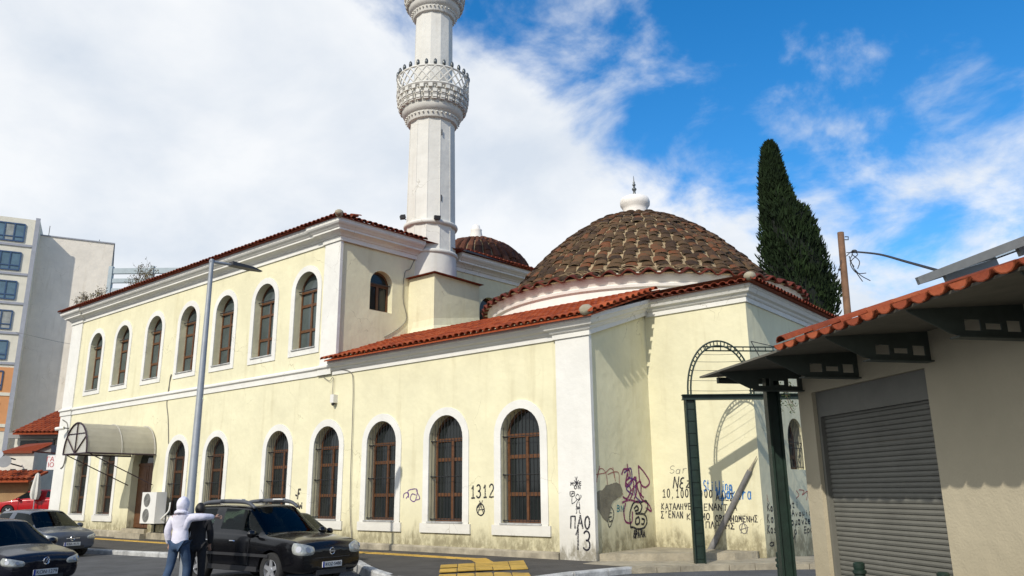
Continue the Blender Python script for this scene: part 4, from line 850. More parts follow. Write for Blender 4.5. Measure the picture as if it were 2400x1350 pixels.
for y, m_, r in ((yf, BRN, .035), (yf+1.42, ALU, .02), (16.93, ALU, .025), (yf+.03, ALU, .02)):
    mb = MB(); mb.tube([apt(i, y, s=1.012) for i in range(17)], r, 6); mb.build('awning_rib', m_, aw)
mb = MB(); c = apt(8, yf); bt = Vector((DOORX, yf, a0z))
mb.tube([c, bt], .028, 6); mb.tube([apt(3, yf), bt], .028, 6); mb.tube([apt(13, yf), bt], .028, 6); mb.tube([apt(3.6, yf), apt(12.4, yf)], .024, 6); mb.tube([apt(0, yf), apt(16, yf)], .035, 6); mb.build('end_frame', BRN, aw)
mb = MB(); mb.add([apt(i, yf+.02, s=.99) for i in range(17)], [tuple(range(17))]); mb.build('end_panel', POLY, aw, fixn=False)
for x in DRx:
    mb = MB(); mb.tube([(x, yf, a0z), (x, 16.95, a0z)], .035, 6); mb.tube([(x, yf+.15, a0z-.03), (x, 16.95, a0z-1.25)], .022, 6); mb.build('side_bracket', BRN, aw)

# ---- outdoor air conditioning unit
a0, a1 = Yp((325, 1225), 16.5), Yp((373, 1152), 16.5); acx0, acx1, acz0, acz1 = -33.55, -32.35, .68, 1.92
ac = thing('air_conditioner', 'white outdoor air conditioning unit with two fans beside the door', 'air conditioner', ((acx0+acx1)/2, 16.7, acz0))
mb = MB(); mb.box(acx0, acx1, 16.42, 16.86, acz0, acz1); acb = mb.build('casing', PLW, ac)
for z in (.99, 1.6):
    mb = MB(); cc = Vector((acx0+.45, 16.415, z))
    for rr in (.08, .14, .2, .26): mb.tube([cc+Vector((rr*math.cos(rad(k*20)), 0, rr*math.sin(rad(k*20)))) for k in range(19)], .007, 4)
    mb.build('fan_grille', DARKM, acb); mb = MB(); mb.tube([cc+Vector((0, .004, 0)), cc+Vector((0, .002, 0))], .27, 20); mb.build('fan_opening', mat('fan shadow grey', (.2, .2, .18), .7), acb)
mb = MB(); mb.box(acx0-.01, acx0+.012, 16.45, 16.83, 1.0, 1.75); mb.build('side_panel', mat('grey plastic', (.4, .4, .37), .6), acb)
mb = MB()
for x in (acx0+.2, acx1-.2): mb.box(x-.02, x+.02, 16.40, 17.0, acz0-.05, acz0); mb.box(x-.02, x+.02, 16.95, 17.0, acz0-.4, acz0-.05)
mb.build('bracket', IRON, ac)
mb = MB(); mb.tube(cat_rom([(acx1, 16.7, .85), (acx1+.18, 16.75, 1.0), (acx1+.2, 16.9, 1.2), (acx1+.12, 16.97, 1.5)], 5), .03, 6); mb.build('pipe', PLW, ac)

# ================================================================== STREET LAMP
lb = Vector((-23.55, 13.55, zs(-23.55)+.0)); ltop = 9.5
q = Yp((447, 1168), 9.45); lb = Vector((q.x, 9.45, zr(q.x))); ltop = Yp((485, 612), 9.45).z
lamp = thing('street_lamp', 'grey steel street lamp with flat arm rising behind the black car', 'street lamp', lb)
mb = MB(); mb.tube([lb, lb+Vector((0, 0, 1.6)), lb+Vector((0, 0, 1.62)), Vector((lb.x, lb.y, ltop))], [.105, .098, .094, .05], 16); mb.tube([lb, lb+Vector((0, 0, .03))], .24, 12); mb.build('pole', STEEL, lamp, smooth=True, sharp=40)
mb = MB(); mb.tube([(lb.x, lb.y-.05, ltop-.06), (lb.x, lb.y+.6, ltop-.02)], [.04, .032], 8); mb.build('arm', STEEL, lamp)
mb = MB(); mb.add([(lb.x-.10, lb.y+.5, ltop-.05), (lb.x+.10, lb.y+.5, ltop-.05), (lb.x+.13, lb.y+1.05, ltop-.04), (lb.x+.05, lb.y+1.35, ltop-.03), (lb.x-.05, lb.y+1.35, ltop-.03), (lb.x-.13, lb.y+1.05, ltop-.04),
  (lb.x-.10, lb.y+.5, ltop+.05), (lb.x+.10, lb.y+.5, ltop+.05), (lb.x+.13, lb.y+1.05, ltop+.02), (lb.x+.05, lb.y+1.35, ltop-.01), (lb.x-.05, lb.y+1.35, ltop-.01), (lb.x-.13, lb.y+1.05, ltop+.02)], [(5, 4, 3, 2, 1, 0), (6, 7, 8, 9, 10, 11)]+[(i, (i+1) % 6, 6+(i+1) % 6, 6+i) for i in range(6)]); mb.build('lamp_head', DARKM, lamp)

# ================================================================== GATE WITH ARCH
gb = Zp((1642, 1335), 0.0); gb = Vector((gb.x, gb.y, 0)); gdir = RH; gn = FH
gate = thing('iron_gate', 'green steel gateway with round lattice arch in front of the domed room', 'gate', gb)
GS = FPX and 1.0
def gp(p): return Pp(p, gb, gn)
bz_ = gp((1610, 937)).z
def ibeam(mb, a, b, ax, ay, h=.11, wf=.085, t=.008):
    a = Vector(a); b = Vector(b); c = (a+b)/2; l = (b-a)/2
    mb.obox(c, l, ax*h, ay*t)
    for s in (-1, 1): mb.obox(c+ax*h*s, l, ax*t*1.4, ay*wf)
mb = MB(); ibeam(mb, gb, Vector((gb.x, gb.y, bz_)), gdir, gn, .115, .10); mb.box(gb.x-.18, gb.x+.18, gb.y-.18, gb.y+.18, 0, .02); mb.build('post', GREEN, gate)
be = gp((1905, 940)); be.z = bz_
mb = MB(); ibeam(mb, Vector((gb.x, gb.y, bz_+.06))-gdir*.18, Vector((be.x, be.y, bz_+.06)), Vector((0, 0, 1)), gn, .055, .09); mb.build('lintel', GREEN, gate)
p2 = Vector((be.x, be.y, 0)); mb = MB(); ibeam(mb, p2, Vector((p2.x, p2.y, bz_)), gdir, gn, .115, .10); mb.build('post', GREEN, gate)
mb = MB()
for i in range(13): z = .25+i*.29; mb.obox(Vector((gb.x, gb.y, z))-gn*.02+gdir*.02, gdir*.10, gn*.008, Vector((0, 0, .012)))
mb.build('post_lacing', GREEN, gate)
axl = gp((1613, 932)); axr = gp((1768, 932)); apx = gp((1704, 799)); cx0 = (axl+axr)/2; hw = (axr-axl).length/2; hh = apx.z-(bz_+.12)
def archp(t, s=1.0): a = math.pi*(1-t); return Vector((cx0.x, cx0.y, bz_+.12))+gdir*(hw*s*math.cos(a))+Vector((0, 0, 1))*((hh*math.sin(a)**.9 if math.sin(a) > 0 else 0)-(1-s)*hh*math.sin(a))
mb = MB(); mb.tube([archp(i/28) for i in range(29)], .022, 6); mb.tube([archp(i/28, .91) for i in range(29)], .022, 6); mb.build('arch_rail', GREEN, gate)
mb = MB()
for i in range(3, 26): mb.tube([archp(i/28), archp(i/28, .91)], .014, 5)
mb.build('arch_rungs', GREEN, gate)
for k, yy in enumerate((830, 847, 867, 891, 915)):
    z = gp((1690, yy)).z; t = (z-bz_-.12)/hh; hwid = hw*math.sqrt(max(0, 1-min(1, t)**2)); c = Vector((cx0.x, cx0.y, z))
    mb = MB(); mb.tube(cat_rom([c-gdir*hwid, c-Vector((0, 0, .015)), c+gdir*hwid], 5), .005, 4); mb.build('tension_wire', IRON, gate)
tz = gp((1720, 812)).z
for dz in (0, .10):
    mb = MB(); mb.tube([Vector((cx0.x, cx0.y, tz-dz))-gdir*.35, Vector((cx0.x, cx0.y, tz-dz))+gdir*1.9+gn*.2], .018, 5); mb.build('ladder_rail', GREEN, gate)
mb = MB()
for i in range(12): p = Vector((cx0.x, cx0.y, tz))+gdir*(-.3+i*.19)+gn*.02*i/2; mb.tube([p, p-Vector((0, 0, .10))], .012, 5)
mb.build('ladder_rungs', GREEN, gate)
o1 = gp((1760, 800)); mb = MB(); mb.tube([o1, gp((1800, 872))], .012, 5); mb.tube([o1, gp((1826, 815))], .010, 5); mb.build('brace', IRON, gate)
# climbing stems with leaves
LEAF = mat('small green leaf', (.06, .085, .03), .6, .4, 6); TWIG = mat('dry twig', (.12, .085, .05), .9, .3, 10)
def leafy(mb, p, n, sp, ls, r=rnd):
    for _ in range(n):
        c = Vector(p)+Vector((r.gauss(0, sp), r.gauss(0, sp), r.gauss(0, sp))); a = Vector((r.uniform(-1, 1), r.uniform(-1, 1), r.uniform(-1, 1))).normalized(); b = a.cross(Vector((r.uniform(-1, 1), r.uniform(-1, 1), r.uniform(-1, 1)))).normalized(); s = ls*r.uniform(.6, 1.3)
        mb.add([c-a*s, c+b*s*.45, c+a*s, c-b*s*.45], [(0, 1, 2, 3)])
vine = thing('climbing_plant', 'thin leafy creeper hanging from the green gate lintel', 'creeper', gp((1845, 935)))
st = MB(); lf = MB()
for pts in ([(1815, 890), (1826, 905), (1838, 925), (1850, 940), (1862, 955)], [(1812, 850), (1800, 845), (1822, 832)], [(1850, 900), (1842, 925), (1848, 950), (1858, 968)], [(1830, 935), (1824, 950), (1826, 965)]):
    w3 = [gp(p)-gn*.08 for p in pts]; st.tube(cat_rom(w3, 4), .008, 4)
    for p in cat_rom(w3, 5): leafy(lf, p, 3, .05, .035)
st.build('stem', TWIG, vine); lf.build('foliage', LEAF, vine, kind='stuff', fixn=False)
# leaning discarded pole
pb_ = Zp((1660, 1300), .16); pt_ = Yp((1757, 1103), 19.93); lp = thing('leaning_pole', 'rusty tapering pole leaning against the graffiti wall', 'pole', pb_)
tip = pb_+(pt_-pb_)*1.17; tip = Vector((tip.x, min(tip.y, 19.95), tip.z))
mb = MB(); mb.tube([pb_, pb_.lerp(pt_, .35), pt_], [.085, .075, .065], 10); mb.build('shaft', mat('grey rusty paint', (.19, .185, .18), .7, .35, 4), lp, smooth=True, sharp=50); mb = MB(); mb.tube([pt_, pt_.lerp(tip, .3), tip], [.05, .03, .008], 8); mb.build('tip', CONC, lp)
# rubbish on the slab
for i, (px, c) in enumerate((((1527, 1274), (.7, .7, .68)), ((1548, 1271), (.66, .65, .62)))):
    p = Zp(px, .31); mb = MB()
    pts = [Vector((p.x+rnd.uniform(-.16, .16), p.y+rnd.uniform(-.1, .1), .302+abs(rnd.gauss(0, .03)))) for _ in range(9)]; pts.sort(key=lambda q: math.atan2(q.y-p.y, q.x-p.x)); top = Vector((p.x, p.y, .37))
    mb.add(pts+[top], [(j, (j+1) % 9, 9) for j in range(9)]+[tuple(range(8, -1, -1))]); tag(mb.build('crumpled_paper', mat('waste paper', c, .8)), ['crumpled white paper lying in the corner of the concrete slab', 'crumpled paper scrap on the slab in front of the cream wall'][i], 'litter')

# ================================================================== KIOSK WITH SHUTTER
def PL(r, d, z=0.0): return Vector((CAM.x, CAM.y, 0))+RH*r+FH*d+Vector((0, 0, z))
KU = (RH*.186-FH*.983).normalized(); KN = Vector((KU.y, -KU.x, 0)); KN = KN if KN.dot(-RH) > 0 else -KN
KC = PL(3.88, 10.7); kiosk = thing('kiosk', 'low beige kiosk with grey roller shutter, steel brackets and red tiled eave', 'kiosk', KC)
def KP(s, o, z): return KC+KU*s+KN*o+Vector((0, 0, z))
BEIGE = plaster('beige kiosk render', (0.48, 0.425, 0.305), dirt_top=0.35, streak=.05)
S0, S1, SH = .33, 2.50, 3.02
mb = MB()
mb.quad(KP(0, 0, 0), KP(S0, 0, 0), KP(S0, 0, 3.5), KP(0, 0, 3.5)); mb.quad(KP(S1, 0, 0), KP(10, 0, 0), KP(10, 0, 3.5), KP(S1, 0, 3.5)); mb.quad(KP(S0, 0, SH), KP(S1, 0, SH), KP(S1, 0, 3.5), KP(S0, 0, 3.5))
for s in (S0, S1): mb.quad(KP(s, 0, 0), KP(s, -.16, 0), KP(s, -.16, SH), KP(s, 0, SH))
mb.quad(KP(S0, 0, SH), KP(S1, 0, SH), KP(S1, -.16, SH), KP(S0, -.16, SH)); mb.quad(KP(0, 0, 0), KP(0, -4.5, 0), KP(0, -4.5, 3.5), KP(0, 0, 3.5)); mb.quad(KP(0, -4.5, 0), KP(10, -4.5, 0), KP(10, -4.5, 3.5), KP(0, -4.5, 3.5))
mb.build('wall', BEIGE, kiosk, fixn=False)
mb = MB(); mb.obox(KP((S0+S1)/2, -.10, SH-.16), KU*((S1-S0)/2), KN*.045, Vector((0, 0, .16))); shut = mb.build('roller_shutter', SHUT, kiosk)
mb = MB(); sh = .0575; prof = [(0, 0), (.012, .008), (.017, .028), (.012, .05), (0, .0565)]
vs = []
for s in (S0+.01, S1-.01):
    for o, z in prof: vs.append(KU*s+KN*(o)+Vector((0, 0, z)))
    vs.append(KU*s+KN*(-.01)+Vector((0, 0, .0565))); vs.append(KU*s+KN*(-.01))
n = 7; mb.add(vs, [tuple(range(n)), tuple(range(2*n-1, n-1, -1))]+[(i, (i+1) % n, n+(i+1) % n, n+i) for i in range(n)]); sm_ = mb.mesh('shutter_slat', SHUT)
for i in range(47): link('shutter_slat', sm_, shut, mtx=Matrix.Translation(KC+KN*(-.125+rnd.uniform(-.002, .002))+Vector((0, 0, .02+i*sh))))
for s in (S0+.03, S1-.03): mb = MB(); mb.obox(KP(s, -.085, SH/2-.16), KU*.03, KN*.03, Vector((0, 0, SH/2-.16))); mb.build('guide_rail', SHUT, shut)
# soffit board, fascia and steel brackets
SOF = mat('dark soffit board', (.15, .14, .11), .8, .2, 3); EO = 1.2; EZ = 3.30
mb = MB(); mb.add([KP(-.45, EO, EZ), KP(10, EO, EZ), KP(10, -.2, EZ+.10), KP(-.45, -.2, EZ+.10), KP(-.45, EO, EZ+.025), KP(10, EO, EZ+.025), KP(10, -.2, EZ+.125), KP(-.45, -.2, EZ+.125)], [(3, 2, 1, 0), (4, 5, 6, 7), (0, 1, 5, 4), (1, 2, 6, 5), (2, 3, 7, 6), (3, 0, 4, 7)]); mb.build('soffit', SOF, kiosk)
BRK = mat('grey green bracket steel', (.055, .07, .06), .55, .2, 5)
for s in (.12, 1.37, 2.61, 3.86, 5.1, 6.35):
    mb = MB(); h = .17
    # tapering plate with rectangular holes
    def bp(o, z): return KP(s, o, z)
    xs_ = [(0.0, .06), (.06, .20), (.20, .26), (.26, .42), (.42, .47), (.47, .63), (.63, .78), (.78, EO-.02)]
    def zt_(o): return EZ+.10*(1-(o)/EO)-.005
    def zl_(o): return EZ-.23 if o <= .72 else EZ-.23+(o-.72)/(EO-.72)*.22
    holes = {1: (.06, .16), 3: (.075, .13), 5: (.06, .16)}
    for k, (a, b) in enumerate(xs_):
        if k in holes:
            h0, h1 = holes[k]
            for z0a, z0b, z1a, z1b in ((zl_(a), zl_(b), EZ-.23+h0, EZ-.23+h0), (EZ-.23+h1, EZ-.23+h1, zt_(a), zt_(b))):
                mb.prism([bp(a, z0a), bp(b, z0b), bp(b, z1b), bp(a, z1a)], KU*.012)
        else: mb.prism([bp(a, zl_(a)), bp(b, zl_(b)), bp(b, zt_(b)), bp(a, zt_(a))], KU*.012)
    mb.prism([KP(s-.06, 0, EZ-.24), KP(s+.06, 0, EZ-.24), KP(s+.06, .74, EZ-.24), KP(s-.06, .74, EZ-.24)], (0, 0, .012)); mb.build('bracket', BRK, kiosk)
mb = MB(); mb.obox(KP(-.42, EO/2-.1, EZ-.03), KN*(EO/2-.15), KU*.03, Vector((0, 0, .04))); mb.build('end_beam', BRK, kiosk)
cp = Dp((1826, 1120), 10.75); mb = MB(); cb = Vector((cp.x, cp.y, 0)); ibeam(mb, cb, Vector((cb.x, cb.y, EZ-.02)), RH, FH, .075, .075, .01); mb.box(cb.x-.13, cb.x+.13, cb.y-.13, cb.y+.13, 0, .015); mb.build('column', GREEN, kiosk)
# tiled roof
KS = .32; rs0 = 1.72; rup = -KN+Vector((0, 0, KS))
mb = MB(); pts = [KP(rs0, EO-.2, EZ+.11), KP(10, EO-.2, EZ+.11), KP(10, -3, EZ+.05+KS*(EO+3)), KP(rs0, -3, EZ+.05+KS*(EO+3))]; mb.add(pts+[p-Vector((0, 0, .03)) for p in pts], [(0, 1, 2, 3), (7, 6, 5, 4), (0, 4, 5, 1), (3, 0, 4, 7) if False else (0, 3, 7, 4)]); kroof = mb.build('roof', TRED, kiosk)
KRED = tilemat('kiosk roof tile', [(0.06, 0.018, 0.01), (0.15, 0.033, 0.014), (0.23, 0.05, 0.018), (0.29, 0.075, 0.028), (0.16, 0.06, 0.035)])
KT = tile_mesh('eave_tile', .104, .45, KRED, th=.014, flat=.68)
eave_row(kroof, KT, KP(10, EO+.07, EZ+.06), KP(rs0, EO+.07, EZ+.06), rup, .225)
mb = MB(); tile_field(mb, KP(10, EO-.28, EZ+.17), -KU, rup, 8.5, 7, .38, .225, .108); mb.build('roof_tiles', KRED, kroof, kind='stuff', fixn=False)
for i in range(9):
    o = KP(rs0-.02, EO-.05-i*.36, EZ+.10+KS*(.05+i*.36)); link('verge_tile', KT, kroof, mtx=basis(o, KU, rup+Vector((0, 0, .04))))
rn = KU.cross(rup).normalized(); rn = rn if rn.z > 0 else -rn
sp0 = Pp((2158, 682), KP(rs0, EO, EZ+.22), rn); ru = rup.normalized()
pan = thing('solar_panel', 'flat grey solar panel lying on the kiosk tiles', 'solar panel', sp0)
mb = MB(); c = sp0+KU*1.1+ru*.65+rn*.16; mb.obox(c, KU*1.1, ru*.6, rn*.045); mb.build('panel', mat('panel glass', (.03, .035, .05), .15, .1, 3), pan); 
for a, b in ((-1, 0), (1, 0), (0, -1), (0, 1)):
    mb = MB(); mb.obox(c+KU*1.1*a+ru*.6*b, KU*(.03 if a else 1.13), ru*(.63 if a else .03), rn*.06); mb.build('panel_frame', STEEL, pan)
for a in (-.7, .7): mb = MB(); mb.obox(c+KU*a-rn*.11, KU*.03, ru*.5, rn*.06); mb.build('support', STEEL, pan)
c2 = c+KU*2.3+ru*.02; pan2 = thing('solar_panel', 'second grey solar panel on the kiosk tiles, farther from the gate', 'solar panel', c2); mb = MB(); mb.obox(c2, KU*1.1, ru*.6, rn*.045); mb.build('panel', MATS['panel glass'], pan2); mb = MB(); mb.obox(c2-rn*.01, KU*1.14, ru*.64, rn*.04); mb.build('panel_frame', STEEL, pan2)
for a in (-.7, .7): mb = MB(); mb.obox(c2+KU*a-rn*.11, KU*.03, ru*.5, rn*.06); mb.build('support', STEEL, pan2)
# bollards
BM = MB(); BM.lathe((0, 0, 0), [(.085, 0), (.085, .06), (.065, .08), (.06, .8), (.075, .81), (.075, .84), (.06, .85), (.06, .87), (.075, .88), (.075, .91), (.055, .92), (.062, .94), (.062, .985), (.045, 1.0)], 14); bme = BM.mesh('bollard', GREEN, smooth=True, sharp=35)
for i, (px, lab) in enumerate((((1829, 1293), 'dark green bollard with ringed top beside the kiosk column'), ((2012, 1317), 'dark green bollard with ringed top in front of the roller shutter'), ((2210, 1341), 'dark green bollard with ringed top by the shutter jamb farther from the gate'))):
    p = Zp(px, 1.0); tag(link('bollard', bme, mtx=Matrix.Translation((p.x, p.y, 0))), lab, 'bollard', 'bollards along the kiosk')

# ================================================================== UTILITY POLE AND WIRES
ub = Dp((1990, 900), 27); ub = Vector((ub.x, ub.y, 0)); ut = Dp((1968, 545), 27).z; pw = thing('utility_pole', 'brown wooden utility pole rising behind the kiosk roof', 'utility pole', ub)
lean = Dp((1970, 545), 27); lean.z = ut; mb = MB(); mb.tube([ub, lean], [.15, .115], 12); mb.build('pole', mat('weathered pole wood', (.19, .105, .06), .85, .3, 3, .3, 30), pw, smooth=True, sharp=60)
def up_(p, d=26.85): return Dp(p, d)
mb = MB(); mb.tube([up_((1980, 555)), up_((1988, 555)), up_((1988, 562)), up_((1980, 562))], .02, 5); mb.build('pole_hook', IRON, pw)
mb = MB()
for pts in ([(1984, 600), (1996, 590), (2010, 596), (1996, 610), (1994, 622), (2008, 640), (2030, 640)], [(1990, 600), (2002, 630), (2022, 660)], [(1996, 596), (2014, 612), (2010, 630)], [(2004, 632), (2018, 646), (2040, 658)], [(1984, 592), (1998, 594), (1992, 610), (2002, 625)]): mb.tube(cat_rom([up_(p, 26.6) for p in pts], 5), .016, 5)
mb.sphere(up_((2002, 589), 26.6), (.1, .1, .06), 8, 5); mb.build('cable_knot', IRON, pw)
mb = MB(); mb.tube([up_((1972, 610)), up_((1964, 640)), up_((1952, 668), 28)], .014, 4); mb.sphere(up_((1967, 632)), .05, 6, 4); mb.build('stay_wire', IRON, pw)
mb = MB(); mb.tube(cat_rom([up_((2002, 590), 26.6), Dp((2060, 596), 23), Dp((2130, 615), 19), Dp((2250, 648), 15), Dp((2420, 690), 12)], 6), .032, 6); tag(mb.build('overhead_cable', IRON), 'thick black cable running from the wooden pole over the kiosk roof', 'cable')

# ================================================================== TREES AND WEEDS
CYP = mat('cypress foliage', (.009, .020, .008), .9, .5, 1.1, col2=(.022, .042, .012), spec=.2); CYPC = mat('cypress dark core', (.004, .008, .004), .95, .3, 2); BARK = mat('bark', (.10, .07, .045), .9, .3, 6, .6, 25)
def cypress(name, label, pxc, d, outline, seed, nleaf):
    """outline: (photo y, left x, right x) of the crown's silhouette"""
    r_ = random.Random(seed); base = Dp((pxc, 900), d); base = Vector((base.x, base.y, 0)); t = thing(name, label, 'tree', base)
    zz = [(Dp((0.5*(l+r), y), d).z, (Dp((0.5*(l+r), y), d)-base).dot(RH), (Dp((r, y), d)-Dp((l, y), d)).dot(RH)/2) for y, l, r in outline]; zz.sort()
    def lk(z):
        if z <= zz[0][0]: return zz[0][1:]
        for a, b in zip(zz[:-1], zz[1:]):
            if z <= b[0]: f = (z-a[0])/(b[0]-a[0]); return (a[1]+(b[1]-a[1])*f, a[2]+(b[2]-a[2])*f)
        return zz[-1][1:]
    z0, z1 = zz[0][0], zz[-1][0]
    mb = MB(); mb.tube([base, base+Vector((0, 0, z0+1)), base+RH*lk(z1)[0]*.8+Vector((0, 0, z1*.8))], [.28, .22, .05], 10); mb.build('trunk', BARK, t)
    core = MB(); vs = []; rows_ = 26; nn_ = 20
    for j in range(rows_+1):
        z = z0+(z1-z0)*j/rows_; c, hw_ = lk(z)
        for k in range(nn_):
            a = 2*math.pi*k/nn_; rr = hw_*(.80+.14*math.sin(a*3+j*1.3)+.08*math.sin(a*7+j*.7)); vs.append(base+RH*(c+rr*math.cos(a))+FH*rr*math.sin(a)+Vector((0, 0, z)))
    core.add(vs, [(j*nn_+k, j*nn_+(k+1) % nn_, (j+1)*nn_+(k+1) % nn_, (j+1)*nn_+k) for j in range(rows_) for k in range(nn_)]); crown = core.build('crown', CYPC, t, smooth=True)  # solid core added to block the sky; inner shade put into its colour
    lf = MB()
    for _ in range(nleaf):
        z = z0+(z1-z0)*r_.random(); c, hw_ = lk(z); a = r_.uniform(0, 2*math.pi); u = (.78+.36*r_.random()**2)
        cl = noise.noise(Vector((a*1.6, z*.55, seed)))*.13+noise.noise(Vector((a*5, z*1.6, seed+3)))*.10
        rr = hw_*(u+cl)+.02; p = base+RH*(c+rr*math.cos(a))+FH*rr*math.sin(a)+Vector((0, 0, z))
        od = (RH*math.cos(a)+FH*math.sin(a)); ax = (Vector((0, 0, 1))*1.0+od*r_.uniform(.1, .9)+Vector((r_.gauss(0, .3), r_.gauss(0, .3), 0))).normalized(); sd = ax.cross(Vector((r_.gauss(0, 1), r_.gauss(0, 1), r_.gauss(0, .4)))).normalized(); s = r_.uniform(.10, .26)
        lf.add([p-ax*s*.5-sd*s*.18, p-ax*s*.5+sd*s*.18, p+sd*s*.16+ax*s*.3, p+ax*s, p-sd*s*.16+ax*s*.3], [(0, 1, 2, 3, 4)])
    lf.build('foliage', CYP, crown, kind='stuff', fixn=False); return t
cypress('cypress_tree', 'tall dark cypress rising behind the tiled dome', 1835, 37, [(334, 1801, 1806), (350, 1789, 1818), (400, 1785, 1832), (440, 1784, 1846), (480, 1786, 1860), (500, 1787, 1890), (540, 1788, 1906), (600, 1791, 1926), (660, 1794, 1946), (700, 1796, 1958), (725, 1800, 1955), (800, 1810, 1950), (950, 1820, 1940)], 3, 26000)
def weed(px, y, spread, h, n, seed, label):
    r_ = random.Random(seed); p0 = Yp(px, y); t = thing('roof_weed', label, 'weed', p0); st = MB(); lf = MB()
    for _ in range(n):
        a = p0+Vector((r_.uniform(-spread, spread), r_.uniform(-.15, .15), -.1)); tip = a+Vector((r_.uniform(-.4, .4)*h, r_.uniform(-.2, .2), h*r_.uniform(.4, 1))); mid = a.lerp(tip, .5)+Vector((r_.uniform(-.15, .15), 0, .1)); pts = cat_rom([a, mid, tip], 4); st.tube(pts, .008, 4)
        for q in pts[2:]:
            leafy(lf, q, 3, .07, .05, r_)
            if r_.random() < .5: e = q+Vector((r_.uniform(-.3, .3), r_.uniform(-.2, .2), r_.uniform(.05, .3))); st.tube([q, e], .005, 4); leafy(lf, e, 3, .04, .045, r_)
    st.build('stem', TWIG, t); lf.build('foliage', mat('dry weed leaf', (.13, .11, .05), .8, .4, 5), t, kind='stuff', fixn=False)
weed((205, 712), 16.7, 1.7, .6, 18, 5, 'dry weeds growing on the far end of the tiled eave')
weed((340, 672), 17.2, 1.3, 1.2, 22, 6, 'taller leafy weeds growing behind the tiled eave')

# ================================================================== BUILDINGS TO THE LEFT
APC = plaster('apartment render', (.78, .71, .60), dirt_top=-5, streak=.35); APW = plaster('apartment pale band', (.70, .66, .54), dirt_top=-5, streak=.2); APO = mat('orange render', (.62, .29, .12), .9, .08, 1); BLUF = mat('blue window frame', (.03, .075, .16), .5, .2, 5); GLB = glassmat('bluish glass', (.10, .17, .22), .08); STRIP = mat('grey pilaster strip', (.33, .34, .37), .8, .1, 2)
ad = Vector((math.sin(rad(23.5)), math.cos(rad(23.5)), 0)); an = Vector((ad.y, -ad.x, 0)); A0 = Dp((95, 552), 80); AZ = A0.z; A0 = Vector((A0.x, A0.y, 0))
apt_b = thing('apartment_block', 'tall cream apartment block with blue windows and orange lower floors', 'building', A0)
far = Pp((267, 574), A0, an); wl = (Vector((far.x, far.y, 0))-A0).length
def AQ(u, o, z): return A0+ad*u+an*o+Vector((0, 0, z))
mb = MB(); mb.obox(AQ(wl/2, -7, AZ/2), ad*(wl/2), an*7, Vector((0, 0, AZ/2))); mb.build('gable_wall', APC, apt_b)
mb = MB(); mb.obox(AQ(wl/2, -7, AZ+.05), ad*(wl/2+.1), an*7.1, Vector((0, 0, .06))); mb.build('roof_coping', STRIP, apt_b)
BO = 2.4; BL = 14.0; bzt = AZ+.9; fl = 3.04
mb = MB(); mb.obox(AQ(-BL/2, BO/2-6, bzt/2), ad*(BL/2), an*(BO/2+6), Vector((0, 0, bzt/2))); mb.build('bay_wall', APW, apt_b)
mb = MB(); mb.obox(AQ(-.18, BO+.06, bzt/2), ad*.2, an*.08, Vector((0, 0, bzt/2+.2))); mb.build('corner_strip', STRIP, apt_b)
zo = bzt-5*fl-.3
mb = MB(); mb.obox(AQ(-BL/2-.35, BO+.02, zo-fl), ad*(BL/2), an*.03, Vector((0, 0, fl*1.02))); mb.build('orange_panel', APO, apt_b)
for i in range(9):
    zc = bzt-1.55-i*fl
    if zc < 1: break
    mb = MB(); mb.obox(AQ(-BL/2-.4, BO+.05, zc-1.32), ad*(BL/2), an*.06, Vector((0, 0, .12 if i < 5 else .16))); mb.build('floor_band', STRIP if i < 5 else APW, apt_b)
    for uc in (-2.55, -6.6):
        mb = MB(); ww, wh = 1.32, .92
        for s in (-1, 1): mb.obox(AQ(uc+s*ww, BO+.07, zc), ad*.06, an*.05, Vector((0, 0, wh))); mb.obox(AQ(uc, BO+.07, zc+s*wh), ad*ww, an*.05, Vector((0, 0, .06)))
        for u in (-.42, .42): mb.obox(AQ(uc+u, BO+.07, zc), ad*.05, an*.045, Vector((0, 0, wh)))
        mb.obox(AQ(uc, BO+.07, zc-.45), ad*ww, an*.04, Vector((0, 0, .05))); win = mb.build('window', BLUF, apt_b)
        for u0, u1 in ((-ww, -.42), (-.42, .42), (.42, ww)): mb = MB(); o = BO+.045; mb.quad(AQ(uc+u0, o, zc-wh), AQ(uc+u1, o, zc-wh), AQ(uc+u1, o, zc+wh), AQ(uc+u0, o, zc+wh)); mb.build('pane', GLB if rnd.random() < .6 else mat('curtained pane', (.30, .31, .28), .3, .3, 2), win, fixn=False)
for px, h in ((113, 35), (232, 12)):
    q = Pp((px, 560 if px < 200 else 572), A0-an*1.0, an); mb = MB(); mb.tube([q-Vector((0, 0, 1)), q+Vector((0, 0, h/1885*80))], .035, 4); mb.build('aerial', IRON, apt_b)
# roof terrace frame on the house behind
tb = Dp((262, 650), 72); TT = tb.z; ter = thing('terrace_house', 'house behind the mosque with pale blue horizontal beams round its roof terrace', 'building', (tb.x, tb.y, 0))
FRM = mat('pale blue painted concrete', (.36, .42, .44), .7, .1, 2); t0 = Vector((Dp((258, 640), 72).x, Dp((258, 640), 72).y, 0))
def TQ(u, o, z): return t0+RH*u+FH*o+Vector((0, 0, z))
zt0 = Dp((262, 630), 72).z; mb = MB(); mb.obox(TQ(4, 5, (zt0-2.6)/2), RH*4, FH*5, Vector((0, 0, (zt0-2.6)/2))); mb.build('wall', APW, ter)
for z in (0, -.95, -1.9): mb = MB(); mb.obox(TQ(4, 0, zt0+z-.25), RH*4, FH*.15, Vector((0, 0, .26 if z == 0 else .2))); mb.build('beam', FRM, ter)
for u in (.12, 4, 7.8): mb = MB(); mb.obox(TQ(u, -.05, zt0-1.25), RH*.18, FH*.2, Vector((0, 0, 1.45))); mb.build('post', FRM, ter)

